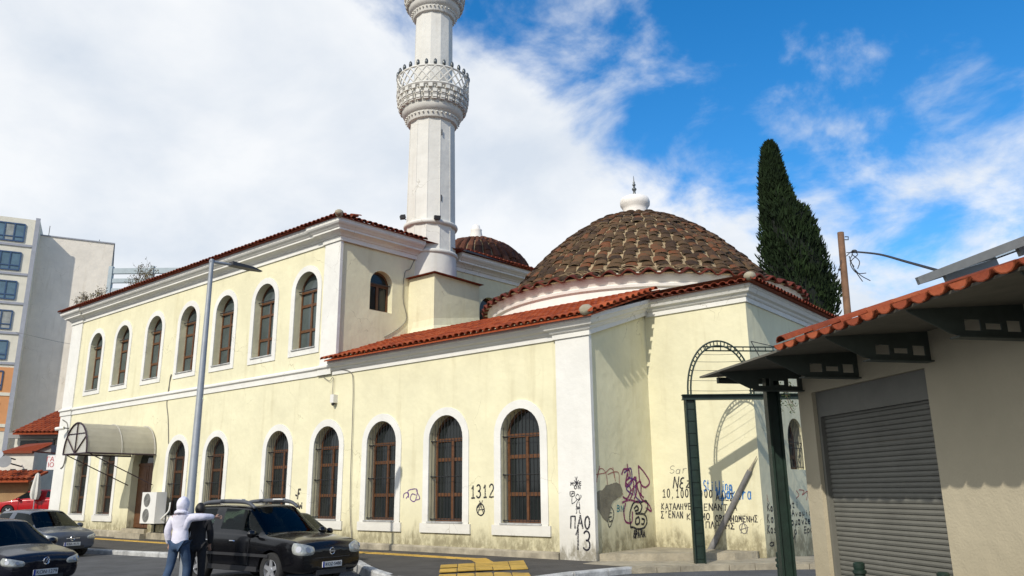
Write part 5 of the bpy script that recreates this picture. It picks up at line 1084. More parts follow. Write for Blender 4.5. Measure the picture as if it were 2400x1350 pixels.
def HQ(px, d): q = Dp(px, d); return q
GREYW = mat('grey render', (.26, .26, .25), .9, .1, 2); DARKB = mat('dark shopfront', (.035, .04, .04), .6, .3, 2); TAN = mat('tan masonry', (.30, .19, .09), .95, .25, 1.5, .5, 20); WHW = mat('whitewashed wall', (.62, .60, .52), .9, .12, 2)
def slabpx(px0, px1, d, thick, name, matl, parent, zb=None, fl_=0.0):
    """wall or band facing the street, spanned by two photo points at plan depth d"""
    a = Dp(px0, d); b = Dp(px1, d); z0 = min(a.z, b.z) if zb is None else zb; z1 = max(a.z, b.z); w_ = (b-a).dot(RH); mb = MB()
    c = Vector((a.x, a.y, 0))+RH*(w_/2)+FH*(thick/2); mb.obox(c+Vector((0, 0, (z0+z1)/2)), RH*abs(w_/2), FH*thick/2, Vector((0, 0, (z1-z0)/2))); return mb.build(name, matl, parent)
def roofpx(pxl, pxr, d0, rise_px, depth, name, matl, parent, pitch=.3):
    a = Dp(pxl, d0); b = Dp(pxr, d0); a.z = b.z = (a.z+b.z)/2; w_ = (b-a); up = FH*depth+Vector((0, 0, rise_px)); mb = MB()
    mb.add([a, b, b+up, a+up, a-Vector((0, 0, .12)), b-Vector((0, 0, .12)), b+up-Vector((0, 0, .12)), a+up-Vector((0, 0, .12))], [(0, 1, 2, 3), (7, 6, 5, 4), (0, 4, 5, 1), (1, 5, 6, 2), (2, 6, 7, 3), (3, 7, 4, 0)]); r_ = mb.build(name, matl, parent)
    nE = tile_mesh('eave_tile', pitch*.48, .5, matl); eave_row(r_, nE, a-FH*.1+Vector((0, 0, .03)), b-FH*.1+Vector((0, 0, .03)), up, pitch)
    mb = MB(); tile_field(mb, a+up.normalized()*.3+Vector((0, 0, .05)), w_, up, w_.length, int(up.length/.5), .5, pitch, pitch*.46); mb.build('roof_tiles', matl, r_, kind='stuff', fixn=False); return r_
zg = 0.3
h1 = thing('tiled_house', 'cream house with bright red tiled roof and dark window band beside the apartment block', 'building', Dp((90, 1180), 56)*Vector((1, 1, 0)) if False else Vector((Dp((90, 1180), 56).x, Dp((90, 1180), 56).y, 0)))
slabpx((38, 1012), (175, 1180), 56, 6, 'wall', WHW, h1, zb=0); roofpx((30, 1014), (175, 1014), 54.6, 1.9, 5.0, 'roof', TRED, h1)
slabpx((20, 1014), (160, 1026), 55.2, .4, 'eave_board', GREYW, h1)
for a, b in ((48, 84), (86, 122), (136, 150)):
    wn = slabpx((a, 1032), (b, 1075), 55.9, .15, 'window', GLASS, h1); slabpx((a-2, 1028), (b+2, 1032), 55.8, .2, 'window_head', WHW, wn)
slabpx((76, 1104), (160, 1190), 55.6, .3, 'shopfront', DARKB, h1, zb=0)
h2 = thing('grey_shed', 'small grey rendered shed with brown sloping roof and slit window', 'building', Vector((Dp((90, 1180), 51).x, Dp((90, 1180), 51).y, 0)))
a, b = Dp((72, 1062), 51), Dp((121, 1043), 51); mb = MB(); wv = (b-a).dot(RH); A_ = Vector((a.x, a.y, 0)); mb.prism([A_, A_+RH*wv, A_+RH*wv+Vector((0, 0, b.z)), A_+Vector((0, 0, a.z))], FH*3); mb.build('wall', GREYW, h2)
mb = MB(); p0 = Dp((4, 1062), 50.8); p1 = Dp((76, 1060), 50.8); p2_ = Dp((122, 1041), 50.8); p3_ = Dp((40, 1043), 54); mb.prism([p0, p1, p2_, p3_+FH*1.0], (0, 0, .12)); mb.build('roof', TDARK, h2); slabpx((91, 1071), (96, 1087), 50.9, .15, 'slit_window', IRON, h2); slabpx((74, 1098), (122, 1103), 50.4, .8, 'awning_board', DARKB, h2); slabpx((74, 1103), (122, 1180), 51, .4, 'shopfront', DARKB, h2, zb=0)
h3 = thing('low_house', 'low whitewashed house with tiled lean-to roof and tan wall below', 'building', Vector((Dp((30, 1180), 48).x, Dp((30, 1180), 48).y, 0)))
slabpx((-90, 1062), (73, 1120), 48, 4, 'wall', WHW, h3, zb=0); slabpx((-90, 1130), (60, 1190), 46.9, 1.0, 'lower_wall', TAN, h3, zb=0); roofpx((-90, 1126), (66, 1126), 46.2, .55, 1.9, 'lean_to_roof', TRED, h3); slabpx((-90, 1058), (75, 1062), 47.8, 4.4, 'coping', TDARK, h3)
for a in (24, 51): slabpx((a, 1099), (a+11, 1105), 47.97, .1, 'vent', IRON, h3)
for i, (px, rp, c) in enumerate((((12, 1083), 14, (.22, .22, .22)), ((-3, 1066), 10, (.4, .42, .45)))):
    p = Dp(px, 46.0); dsh = thing('satellite_dish', ['dark grey satellite dish mounted on the low whitewashed house', 'small pale satellite dish above the darker one'][i], 'dish', p); r_ = rp/1885*46; mb = MB(); pr = [(r_*k/5, .28*r_*(k/5)**2) for k in range(6)]; mb.lathe((0, 0, 0), [(max(.01, a), b) for a, b in pr], 20)
    M = basis(Vector(), RH, Vector((0, 0, 1))); Rm = Vector(-FH+RH*.3+Vector((0, 0, .25))).to_track_quat('Z', 'Y').to_matrix().to_4x4(); mb.v = [tuple(p+(Rm @ Vector(v))) for v in mb.v]; mb.build('reflector', mat('dish grey %d' % i, c, .5), dsh, smooth=True, sharp=40); mb = MB(); mb.tube([p, p+FH*1.6-Vector((0, 0, .2))], .04, 6); mb.build('arm', IRON, dsh)
pb2 = Dp((79, 1185), 45.5); pg = zr(pb2.x); par = thing('closed_parasol', 'folded white parasol standing in front of the grey shed', 'parasol', Vector((pb2.x, pb2.y, pg))); pz = Dp((80, 1108), 45.5).z; pq = Vector((pb2.x, pb2.y, 0))
mb = MB(); 
prf = [(.02, pz), (.10, pz-.1), (.15, pz-.4), (.22, pz-.9), (.23, pz-1.2), (.16, pz-1.45)]; vs = []; nn_ = 24
for r_, z in prf:
    for k in range(nn_): a = 2*math.pi*k/nn_; rr = r_*(1+.18*math.cos(a*6)); vs.append(pq+Vector((rr*math.cos(a), rr*math.sin(a), z)))
mb.add(vs, [(j*nn_+k, j*nn_+(k+1) % nn_, (j+1)*nn_+(k+1) % nn_, (j+1)*nn_+k) for j in range(5) for k in range(nn_)]+[tuple(5*nn_+k for k in range(nn_))]); mb.build('canopy', mat('white canvas', (.62, .60, .54), .9, .1, 3), par, smooth=True, sharp=50); mb = MB(); mb.tube([pq+Vector((0, 0, pg)), pq+Vector((0, 0, pz))], .03, 6); mb.tube([pq+Vector((0, 0, pg)), pq+Vector((0, 0, pg+.08))], .3, 12); mb.build('pole', STEEL, par)
# shop sign on a post at the corner
sg = Dp((130, 1084), 43.5); sgp = thing('shop_sign', 'white light box sign with red Greek letters on a thin post at the corner', 'sign', Vector((sg.x, sg.y, zr(sg.x))))
sw, shh = .62, .38; mb = MB(); mb.obox(sg, RH*sw*.62, FH*.12, Vector((0, 0, shh))); sgb = mb.build('sign_box', mat('sign white', (.75, .72, .70), .5, .04, 2), sgp)
REDL = mat('red lettering', (.45, .03, .03), .6, .1, 3)
for tx, dz in (('ΓΑΤΣ', .16), ('ΙΟΙΣ', -.14)):
    me = text_mesh(tx, .34, 'lettering', REDL); M = Matrix((RH, Vector((0, 0, 1)), -FH)).transposed().to_4x4(); M.translation = sg-FH*.128+Vector((0, 0, dz)); link('lettering', me, sgb, mtx=M)
pp_ = Dp((143, 1100), 43.5); mb = MB(); mb.tube([Vector((pp_.x, pp_.y, zr(pp_.x))), Vector((pp_.x, pp_.y, sg.z+.5))], .04, 8); mb.tube([Vector((pp_.x, pp_.y, sg.z)), sg], .03, 6); mb.build('post', STEEL, sgp)
# overhead wire from the apartment block to the mosque corner
mb = MB(); w0 = Pp((38, 779), A0+an*BO, an)+an*.05; w1 = Yp((795, 846), 16.88); mid = [w0.lerp(w1, t)-Vector((0, 0, 1))*(4*t*(1-t)*1.4) for t in [i/20 for i in range(21)]]
def wsag(t): return w0.lerp(w1, t)
ptsw = [w0]+[Vector(Pp((px, py), w0, Vector((w1.y-w0.y, w0.x-w1.x, 0)).normalized())) for px, py in ((152, 804), (300, 828), (450, 843), (600, 848), (720, 848))]+[w1]; mb.tube(cat_rom(ptsw, 5), .011, 4); tag(mb.build('overhead_wire', IRON), 'thin overhead wire strung from the apartment block to the cream facade', 'wire')

# ================================================================== VEHICLES
from mathutils.bvhtree import BVHTree
def paint(name, col, rough=.2): return mat(name, col, rough, .06, 1.5, spec=.3, coat=.3)
CARGL = bpy.data.materials.new('car glass'); CARGL.use_nodes = True; _t = CARGL.node_tree; _t.nodes.clear()
_o = _t.nodes.new('ShaderNodeOutputMaterial'); _m = _t.nodes.new('ShaderNodeMixShader'); _tr = _t.nodes.new('ShaderNodeBsdfTransparent'); _tr.inputs[0].default_value = (.24, .31, .30, 1); _g = _t.nodes.new('ShaderNodeBsdfGlossy'); _g.inputs['Roughness'].default_value = .03; _g.inputs[0].default_value = (.5, .54, .54, 1); _f = _t.nodes.new('ShaderNodeFresnel'); _f.inputs[0].default_value = 1.45
_t.links.new(_f.outputs[0], _m.inputs[0]); _t.links.new(_tr.outputs[0], _m.inputs[1]); _t.links.new(_g.outputs[0], _m.inputs[2]); _t.links.new(_m.outputs[0], _o.inputs[0]); TYRE = mat('tyre rubber', (.022, .022, .022), .85, .2, 20, .3, 60); ALLOY = mat('alloy rim', (.52, .53, .55), .3, .1, 6, metal=.6); HLG = mat('headlight lens', (.36, .37, .34), .12, .3, 14, spec=.8, metal=.25); CHROME = mat('chrome', (.6, .6, .62), .15, .05, 5, metal=.9); PLATE = mat('plate white', (.62, .62, .60), .5, .05, 3); PLBLUE = mat('plate blue', (.02, .05, .30), .5); INK = mat('plate ink', (.02, .02, .025), .6); PLASTIC = mat('black bumper plastic', (.022, .022, .024), .6, .15, 10); FOGL = mat('lamp bezel', (.3, .3, .3), .2, .1, 8, metal=.5)
def car(name, label, loc, ang, kind, body, plate='', emblem=None, mirror=None, rails=False, group=None, grille='slot', scale=(1, 1, 1), rimmat=None):
    """body lofted from cross sections and subdivided; glass areas are cut out of the same surface as separate panes"""
    t = thing(name, label, 'car', loc, group, rad(ang), local=True)
    if kind == 'suv':
        # x, half width, bottom, shoulder, top, top half width
        ST = [(-2.25, .70, .42, .80, .88, .60), (-2.22, .82, .34, .95, 1.00, .68), (-2.12, .865, .28, 1.06, 1.12, .72), (-2.03, .875, .26, 1.08, 1.20, .73), (-1.86, .88, .25, 1.08, 1.60, .66), (-1.72, .88, .25, 1.075, 1.655, .655), (-1.62, .88, .25, 1.07, 1.665, .655), (-.86, .88, .25, 1.055, 1.68, .66), (-.76, .88, .25, 1.05, 1.68, .66), (.12, .88, .25, 1.03, 1.655, .65), (.22, .88, .25, 1.025, 1.635, .64), (.86, .88, .25, 1.0, 1.16, .70), (.98, .88, .25, .985, 1.06, .72), (1.15, .88, .25, .97, 1.03, .73), (1.7, .88, .26, .94, 1.0, .74), (2.02, .87, .28, .90, .955, .73), (2.15, .855, .29, .85, .90, .72), (2.225, .82, .31, .79, .83, .70), (2.26, .76, .35, .72, .76, .66)]
        gl = {'rear': (3, 5), 'sides': [(5, 7), (8, 9)], 'front': (10, 12)}; wb = 1.31; wr = .35; gl['quarter'] = None
    else:
        ST = [(-1.97, .62, .40, .68, .76, .52), (-1.94, .76, .32, .84, .90, .62), (-1.85, .82, .26, .92, .98, .66), (-1.72, .835, .22, .94, 1.08, .67), (-1.36, .84, .20, .94, 1.36, .57), (-1.22, .84, .20, .935, 1.40, .565), (-1.12, .84, .20, .93, 1.41, .565), (-.44, .84, .20, .915, 1.44, .57), (-.35, .84, .20, .91, 1.44, .57), (.32, .84, .20, .895, 1.41, .565), (.42, .84, .20, .89, 1.39, .555), (1.02, .835, .20, .86, .98, .63), (1.12, .835, .20, .85, .91, .65), (1.25, .835, .20, .835, .88, .66), (1.6, .82, .22, .78, .82, .64), (1.83, .80, .23, .73, .775, .64), (1.93, .755, .25, .66, .71, .60), (1.985, .68, .29, .59, .63, .55)]
        gl = {'rear': (3, 5), 'sides': [(5, 7), (8, 9)], 'front': (10, 12)}; wb = 1.24; wr = .31
    bm = bmesh.new(); R_ = []; sx, sy, sz = scale; crl = bm.edges.layers.float.new('crease_edge')
    for x, hw_, zb, zs_, zt, wt in ST:
        half = [(0, zb), (hw_*.6, zb), (hw_*.90, zb+.015), (hw_*.975, zb+.12), (hw_, (zb+zs_)*.5), (hw_*.99, zs_-.08), (hw_*.955, zs_), (hw_*.93, zs_+.02), ((wt*.98+hw_*.93*.02), zt-.075) if zt-zs_ > .15 else (wt+.04, zt-.02), (wt*.88, zt-.012), (wt*.45, zt+.012), (0, zt+.018)]
        ring = [Vector((x*sx, -y*sy, z*sz)) for y, z in half]+[Vector((x*sx, y*sy, z*sz)) for y, z in half[-2:0:-1]]
        R_.append([bm.verts.new(v) for v in ring])
    n = len(R_[0]); H = 12
    for i in range(len(ST)-1):
        for j in range(n):
            f = bm.faces.new((R_[i][j], R_[i][(j+1) % n], R_[i+1][(j+1) % n], R_[i+1][j])); f.smooth = True
            jj = j if j < H-1 else n-1-j      # mirrored index
            mi = 0
            if jj == 7:
                for s_i, (a, b) in enumerate(gl['sides']):
                    if a <= i < b or (s_i == 1 and i in (9,)): mi = 1+s_i+(4 if j >= H-1 else 0)
                if i == 9 : mi = 2+(4 if j >= H-1 else 0)
            if jj >= 8 and jj <= 10 and gl['front'][0] <= i < gl['front'][1]: mi = 3
            if jj >= 8 and jj <= 10 and gl['rear'][0] <= i < gl['rear'][1]: mi = 4
            if jj == 7 and i == 10: mi = 2+(4 if j >= H-1 else 0)
            f.material_index = mi
    for i in range(len(ST)-1):
        for j, cr_ in ((6, .55), (8, .55), (3, .3), (9, .25)):
            for jj in (j, n-j):
                e = bm.edges.get((R_[i][jj % n], R_[i+1][jj % n]))
                if e: e[crl] = cr_
    bm.faces.new(R_[0]); bm.faces.new(R_[-1][::-1])
    for i, cr_ in ((len(ST)-1, .6), (len(ST)-3, .3), (12, .35), (10, .4), (3, .4), (5, .3)):
        for j in range(n):
            e = bm.edges.get((R_[i][j], R_[i][(j+1) % n]))
            if e: e[crl] = cr_
    bmesh.ops.recalc_face_normals(bm, faces=bm.faces)
    me = bpy.data.meshes.new('body'); bm.to_mesh(me); bm.free()
    for _ in range(9): me.materials.append(body)
    o = bpy.data.objects.new('body', me); COL.objects.link(o); md = o.modifiers.new('s', 'SUBSURF'); md.levels = 2; md.render_levels = 2
    cut = []
    for wx in (-wb, wb):
        for s in (-1, 1):
            k = MB(); y0, y1 = (.62*sy, 1.1*sy) if s > 0 else (-1.1*sy, -.62*sy); k.tube([(wx*sx, y0, wr), (wx*sx, y1, wr)], wr+.055, 28); c = bpy.data.objects.new('cut', k.mesh('cut', body)); COL.objects.link(c); cut.append(c)
            b2 = o.modifiers.new('b', 'BOOLEAN'); b2.operation = 'DIFFERENCE'; b2.object = c; b2.solver = 'EXACT'
    dg = bpy.context.evaluated_depsgraph_get(); dg.update(); full = bpy.data.meshes.new_from_object(o.evaluated_get(dg))
    for c in cut+[o]: bpy.data.objects.remove(c)
    bvh = BVHTree.FromPolygons([v.co.copy() for v in full.vertices], [tuple(p.vertices) for p in full.polygons])
    names = {0: 'body', 1: 'rear_side_window', 2: 'front_side_window', 3: 'windscreen', 4: 'rear_window', 5: 'rear_side_window', 6: 'front_side_window'}
    bobj = None
    for mi in range(7):
        b = bmesh.new(); b.from_mesh(full); bmesh.ops.delete(b, geom=[f for f in b.faces if f.material_index != mi], context='FACES')
        if mi: 
            for f in b.faces: f.material_index = 0
            for v in b.verts: v.co += v.normal*.002
        mm_ = bpy.data.meshes.new(names[mi]); b.to_mesh(mm_); b.free(); mm_.materials.clear(); mm_.materials.append(body if mi == 0 else CARGL)
        mm_.polygons.foreach_set('use_smooth', [True]*len(mm_.polygons)); mm_.set_sharp_from_angle(angle=rad(38))
        if len(mm_.polygons): 
            ob = link(names[mi], mm_, t)
            if mi == 0: bobj = ob
    xf = ST[-1][0]*sx; W = ST[8][1]*sy
    if kind == 'suv':      # dark cladding and seams that break up the paint
        for s in (-1, 1):
            mb = MB(); mb.box(-wb+.42, wb-.42, (W*.97 if s > 0 else -W*1.012), (W*1.012 if s > 0 else -W*.97), .30, .40); mb.build('sill_cladding', PLASTIC, t)
            mb = MB(); mb.box(-1.0, 1.25, (W*.985 if s > 0 else -W*1.010), (W*1.010 if s > 0 else -W*.985), .60, .66); mb.build('side_moulding', PLASTIC, t)
        mb = MB(); mb.tube(cat_rom([(2.20, -.74, .62), (xf-.005, -.5, .60), (xf+.008, 0, .595), (xf-.005, .5, .60), (2.20, .74, .62)], 5), .007, 5); mb.build('bumper_seam', IRON, t)
        mb = MB(); mb.tube([(-.1, 0, 1.685), (-.1, 0, 1.72)], .03, 8); mb.tube([(-.1, 0, 1.70), (-.32, 0, 2.0)], .005, 4); mb.build('aerial', IRON, t)
    # cabin: floor, dashboard, steering wheel, seats
    ch = (1.0 if kind == 'suv' else .88)*sz; mb = MB(); mb.box(-1.6*sx, 1.0*sx, -W*.86, W*.86, ch*.42, ch*.46); mb.box(.55*sx, 1.0*sx, -W*.84, W*.84, ch*.46, ch*.93); mb.build('dashboard', PLASTIC, t)
    for x in (.12, -.72):
        for s in (-1, 1):
            mb = MB(); mb.box(x*sx-.1, x*sx+.36, s*.36-.23, s*.36+.23, ch*.46, ch*.62); mb.prism([(x*sx-.10, s*.36-.22, ch*.55), (x*sx+.02, s*.36-.22, ch*.55), (x*sx-.12, s*.36-.20, ch*1.16), (x*sx-.22, s*.36-.20, ch*1.16)], (0, .43, 0)); mb.sphere((x*sx-.2, s*.36, ch*1.27), (.055, .13, .09), 10, 6); mb.build('seat', PLASTIC, t)
    mb = MB(); sc_ = Vector((.50*sx, .36, ch*.93)); mb.tube([sc_+Vector((.07*math.sin(2*math.pi*k/16), .18*math.cos(2*math.pi*k/16), .17*math.sin(2*math.pi*k/16))) for k in range(17)], .016, 6, cap=False); mb.build('steering_wheel', PLASTIC, t)
    # wheels
    TY = MB(); TY.lathe((0, 0, 0), [(wr*.62, -.09), (wr*.93, -.1), (wr, -.07), (wr, .07), (wr*.93, .1), (wr*.62, .09)], 32, cap=False); tym = TY.mesh('wheel', TYRE, smooth=True, sharp=40)
    RM = MB(); rr = wr*.64; RM.lathe((0, 0, 0), [(rr, -.05), (rr, .07), (rr*.93, .088), (rr*.9, .05), (rr*.88, -.03)], 32, cap=False)
    for k in range(5):
        a = 2*math.pi*k/5; e = Vector((math.cos(a), math.sin(a), 0)); p_ = Vector((-e.y, e.x, 0)); RM.prism([e*.04+p_*.05+Vector((0, 0, .075)), e*rr*.92+p_*.035+Vector((0, 0, .08)), e*rr*.92-p_*.035+Vector((0, 0, .08)), e*.04-p_*.05+Vector((0, 0, .075))], (0, 0, -.03))
    RM.tube([(0, 0, .04), (0, 0, .09)], .055, 12); rmm = RM.mesh('rim', rimmat or ALLOY, smooth=True, sharp=35)
    DK = MB(); DK.tube([(0, 0, .0), (0, 0, .012)], rr*.88, 20); dkm = DK.mesh('brake_disc', DARKM)
    for wx in (-wb, wb):
        for s in (-1, 1):
            M = Matrix.Translation((wx*sx, s*(W-.115), wr)) @ Matrix.Rotation(rad(-90*s), 4, 'X') @ Matrix.Rotation(rnd.uniform(0, 1), 4, 'Z'); wh = link('wheel', tym, t, mtx=M); link('rim', rmm, wh); link('brake_disc', dkm, wh)
    # lamps: shells that follow the front corners
    hz_ = (.775 if kind == 'suv' else .62)*sz; hx = (2.12 if kind == 'suv' else 1.84)*sx; hy = (.66 if kind == 'suv' else .60)*sy
    for s in (-1, 1):
        mb = MB(); nu_, nv_ = 14, 8; dirv = Vector((-math.cos(rad(38)), -s*math.sin(rad(38)), 0)); sidev = Vector((-dirv.y, dirv.x, 0))*(-s); vs = []; okk = True
        c_ = Vector((hx, s*hy, hz_)); aw_, ah_ = (.25, .15) if kind == 'suv' else (.23, .095)
        for j in range(nv_+1):
            for i in range(nu_+1):
                u = 2*i/nu_-1; v = 2*j/nv_-1; uu = u*math.sqrt(1-v*v*.35); vv = v*math.sqrt(1-u*u*.35)*(.84+.16*u)
                org = c_+sidev*(uu*aw_)+Vector((0, 0, vv*ah_+u*.03))-dirv*1.0; hit, nor, _, dist = bvh.ray_cast(org, dirv)
                if hit is None: hit = org+dirv; nor = -dirv
                lift = .012 if max(abs(u), abs(v)) < .99 else -.01; vs.append(hit+nor*lift)
        mb.add(vs, [(j*(nu_+1)+i, j*(nu_+1)+i+1, (j+1)*(nu_+1)+i+1, (j+1)*(nu_+1)+i) for j in range(nv_) for i in range(nu_)]); hl = mb.build('headlight', HLG, t, smooth=True, fixn=False)
        for u in (-.35, .38):
            org = c_+sidev*(u*aw_)+Vector((0, 0, u*.03))-dirv; hit, nor, _, dist = bvh.ray_cast(org, dirv)
            if hit is not None: mb = MB(); mb.tube([hit+nor*.008, hit+nor*.016], ah_*.42, 14); mb.build('lamp_reflector', CHROME if u > 0 else FOGL, hl)
        mb = MB(); fx = xf-.05; mb.tube([(fx-.12, s*hy*.98, .42*sz), (fx-.005, s*hy*.96, .42*sz)], .05, 12); mb.build('fog_lamp', FOGL, t)
        # mirrors
        mx_ = (.78 if kind == 'suv' else .72)*sx; mz = (1.07 if kind == 'suv' else .93)*sz; mb = MB(); mb.sphere((mx_, s*(W+.09), mz), (.075, .12, .085), 10, 7); mb.tube([(mx_+.02, s*(W-.06), mz-.06), (mx_, s*(W+.06), mz-.02)], .025, 6); mb.build('mirror', mirror or body, t, smooth=True)
        for x in ((-.95, -.05) if kind == 'suv' else (-.55, .25)):
            mb = MB(); z = (.90 if kind == 'suv' else .80)*sz; mb.tube([(x*sx-.09, s*(W*.995), z), (x*sx-.06, s*(W+.022), z+.01), (x*sx+.07, s*(W+.022), z+.01), (x*sx+.09, s*(W*.995), z)], .014, 6); mb.build('door_handle', CHROME if kind == 'suv' else body, t)
        # door shut lines
        for x in ((-.81, .55) if kind == 'suv' else (-.40, .75)):
            mb = MB(); mb.box(x*sx-.004, x*sx+.004, s*W*.985 if s > 0 else -W*1.002, s*W*1.002 if s > 0 else -W*.985, .34*sz, .98*sz if kind == 'suv' else .86*sz); mb.build('door_gap', IRON, t)
    # bumper and grille
    gz = .70*sz if kind == 'suv' else .55*sz
    mb = MB(); 
    if kind == 'suv':
        mb.box(xf-.14, xf-.03, -.40, .40, gz-.06, gz+.07)
    else: mb.box(xf-.12, xf-.015, -.36, .36, gz-.035, gz+.035)
    gr = mb.build('grille', PLASTIC, t); mb = MB(); mb.box(xf-.1, xf+.0, -.40, .40, .26*sz, .36*sz); mb.build('air_intake', IRON, t)
    if grille == 'chrome': mb = MB(); mb.tube([(xf-.10, -.42, gz+.03), (xf-.01, -.2, gz+.028), (xf-.005, .2, gz+.028), (xf-.10, .42, gz+.03)], .018, 6); mb.build('chrome_strip', CHROME, gr)
    ez_ = gz+(.02 if kind == 'suv' else .075 if grille != 'chrome' else .03); ex_ = xf-.015 if kind == 'suv' else xf-.005
    if emblem:
        mb = MB(); mb.tube([(ex_+.012, .065*math.cos(2*math.pi*k/20), ez_+.065*math.sin(2*math.pi*k/20)) for k in range(21)], .009, 5, cap=False)
        if emblem == 'vw':
            for pts in ([(-.03, .055), (0, .005), (.03, .055)], [(-.056, .03), (-.028, -.05), (0, 0.0), (.028, -.05), (.056, .03)]): mb.tube([(ex_+.012, a, ez_+b) for a, b in pts], .007, 5)
        elif emblem == 'bar': mb.box(ex_+.004, ex_+.02, -.078, .078, ez_-.014, ez_+.014)
        elif emblem == 'bolt': mb.tube([(ex_+.012, -.06, ez_+.012), (ex_+.012, .012, ez_+.012), (ex_+.012, -.012, ez_-.012), (ex_+.012, .06, ez_-.012)], .007, 5)
        mb.build('emblem', CHROME, t)
    if plate is not None:
        pz_ = (.46 if kind == 'suv' else .41)*sz; mb = MB(); mb.box(xf-.03, xf+.022, -.26, .26, pz_-.055, pz_+.055); pl = mb.build('number_plate', PLATE, t); mb = MB(); mb.box(xf+.021, xf+.024, -.26, -.215, pz_-.055, pz_+.055); mb.build('plate_band', PLBLUE, pl)
        if plate: me = text_mesh(plate, .098, 'plate_text', INK); link('plate_text', me, pl, mtx=Matrix.Translation((xf+.025, .02, pz_)) @ Matrix(((0, 0, 1, 0), (1, 0, 0, 0), (0, 1, 0, 0), (0, 0, 0, 1))))
    if rails:
        for s in (-1, 1):
            mb = MB(); zt = 1.66; pts = [(-1.75, s*.60, zt-.03), (-1.5, s*.60, zt+.055), (-.7, s*.605, zt+.085), (.0, s*.60, zt+.06), (.30, s*.585, zt-.06)]; mb.tube(cat_rom(pts, 5), [.03+.02*math.sin(math.pi*i/20) for i in range(21)], 8); mb.build('roof_rail', mat('dark grey rail', (.07, .075, .085), .5, .1, 5), t, smooth=True)
            mb = MB(); mb.box(-.55, -.18, s*.565-.05, s*.565+.05, zt+.10, zt+.135); mb.build('roof_lamp', PLATE, t)
    return t
BLK = paint('black car paint', (.004, .004, .005)); NVY = paint('dark blue car paint', (.005, .006, .012)); SIL = paint('blue grey car paint', (.06, .072, .095)); REDC = paint('red car paint', (.42, .012, .015))
SG = -0.10
car('parked_car', 'black off-road car with grey roof rails parked in front of the facade', (-16.45, 11.05, SG), 3, 'suv', BLK, 'KOZ·5480', 'bar', rails=True)
car('parked_car', 'very dark blue hatchback whose number plate begins with KON', (-20.15, 6.62, SG), 13, 'hatch', NVY, 'KON·1279', 'vw')
car('parked_car', 'blue grey saloon with chrome grille strip parked by the kerb', (-29.75, 11.15, SG), 7, 'hatch', SIL, 'KBA·4171', 'bolt', grille='chrome', scale=(1.08, 1.03, 1.02))
car('parked_car', 'dark car half hidden between the black off-road car and the facade', (-18.55, 12.95, SG), 2, 'hatch', NVY, '', None, scale=(1.04, 1, 1.0))
rc = Dp((92, 1190), 46.5); car('parked_car', 'bright red car parked at the corner near the folded parasol', (rc.x, rc.y, zr(rc.x)), math.degrees(math.atan2(-RH.y, -RH.x))+8, 'hatch', REDC, None, None, scale=(1.05, 1, 1.02))

# ================================================================== PEOPLE
SKIN = mat('skin', (.42, .25, .18), .6, .1, 8); HAIR = mat('dark hair', (.012, .010, .009), .6, .3, 30)
def skin_obj(name, V, E, root, matl, sub=2, parent=None):
    """surface grown round a skeleton: V name -> ((x, y, z), (rx, ry))"""
    me = bpy.data.meshes.new(name); bm = bmesh.new(); lay = bm.verts.layers.skin.verify(); d = {}
    for k, (p, r) in V.items(): v = bm.verts.new(p); rr = r if isinstance(r, tuple) else (r, r); v[lay].radius = rr; v[lay].use_root = (k == root); d[k] = v
    for a, b in E: bm.edges.new((d[a], d[b]))
    bm.to_mesh(me); bm.free(); o = bpy.data.objects.new(name, me); COL.objects.link(o); m = o.modifiers.new('sk', 'SKIN'); m.branch_smoothing = .6; m.use_smooth_shade = True; s = o.modifiers.new('ss', 'SUBSURF'); s.levels = sub; s.render_levels = sub
    dg = bpy.context.evaluated_depsgraph_get(); dg.update(); out_ = bpy.data.meshes.new_from_object(o.evaluated_get(dg)); bpy.data.objects.remove(o)
    out_.materials.clear(); out_.materials.append(matl); out_.polygons.foreach_set('use_smooth', [True]*len(out_.polygons)); out_.name = name; return out_
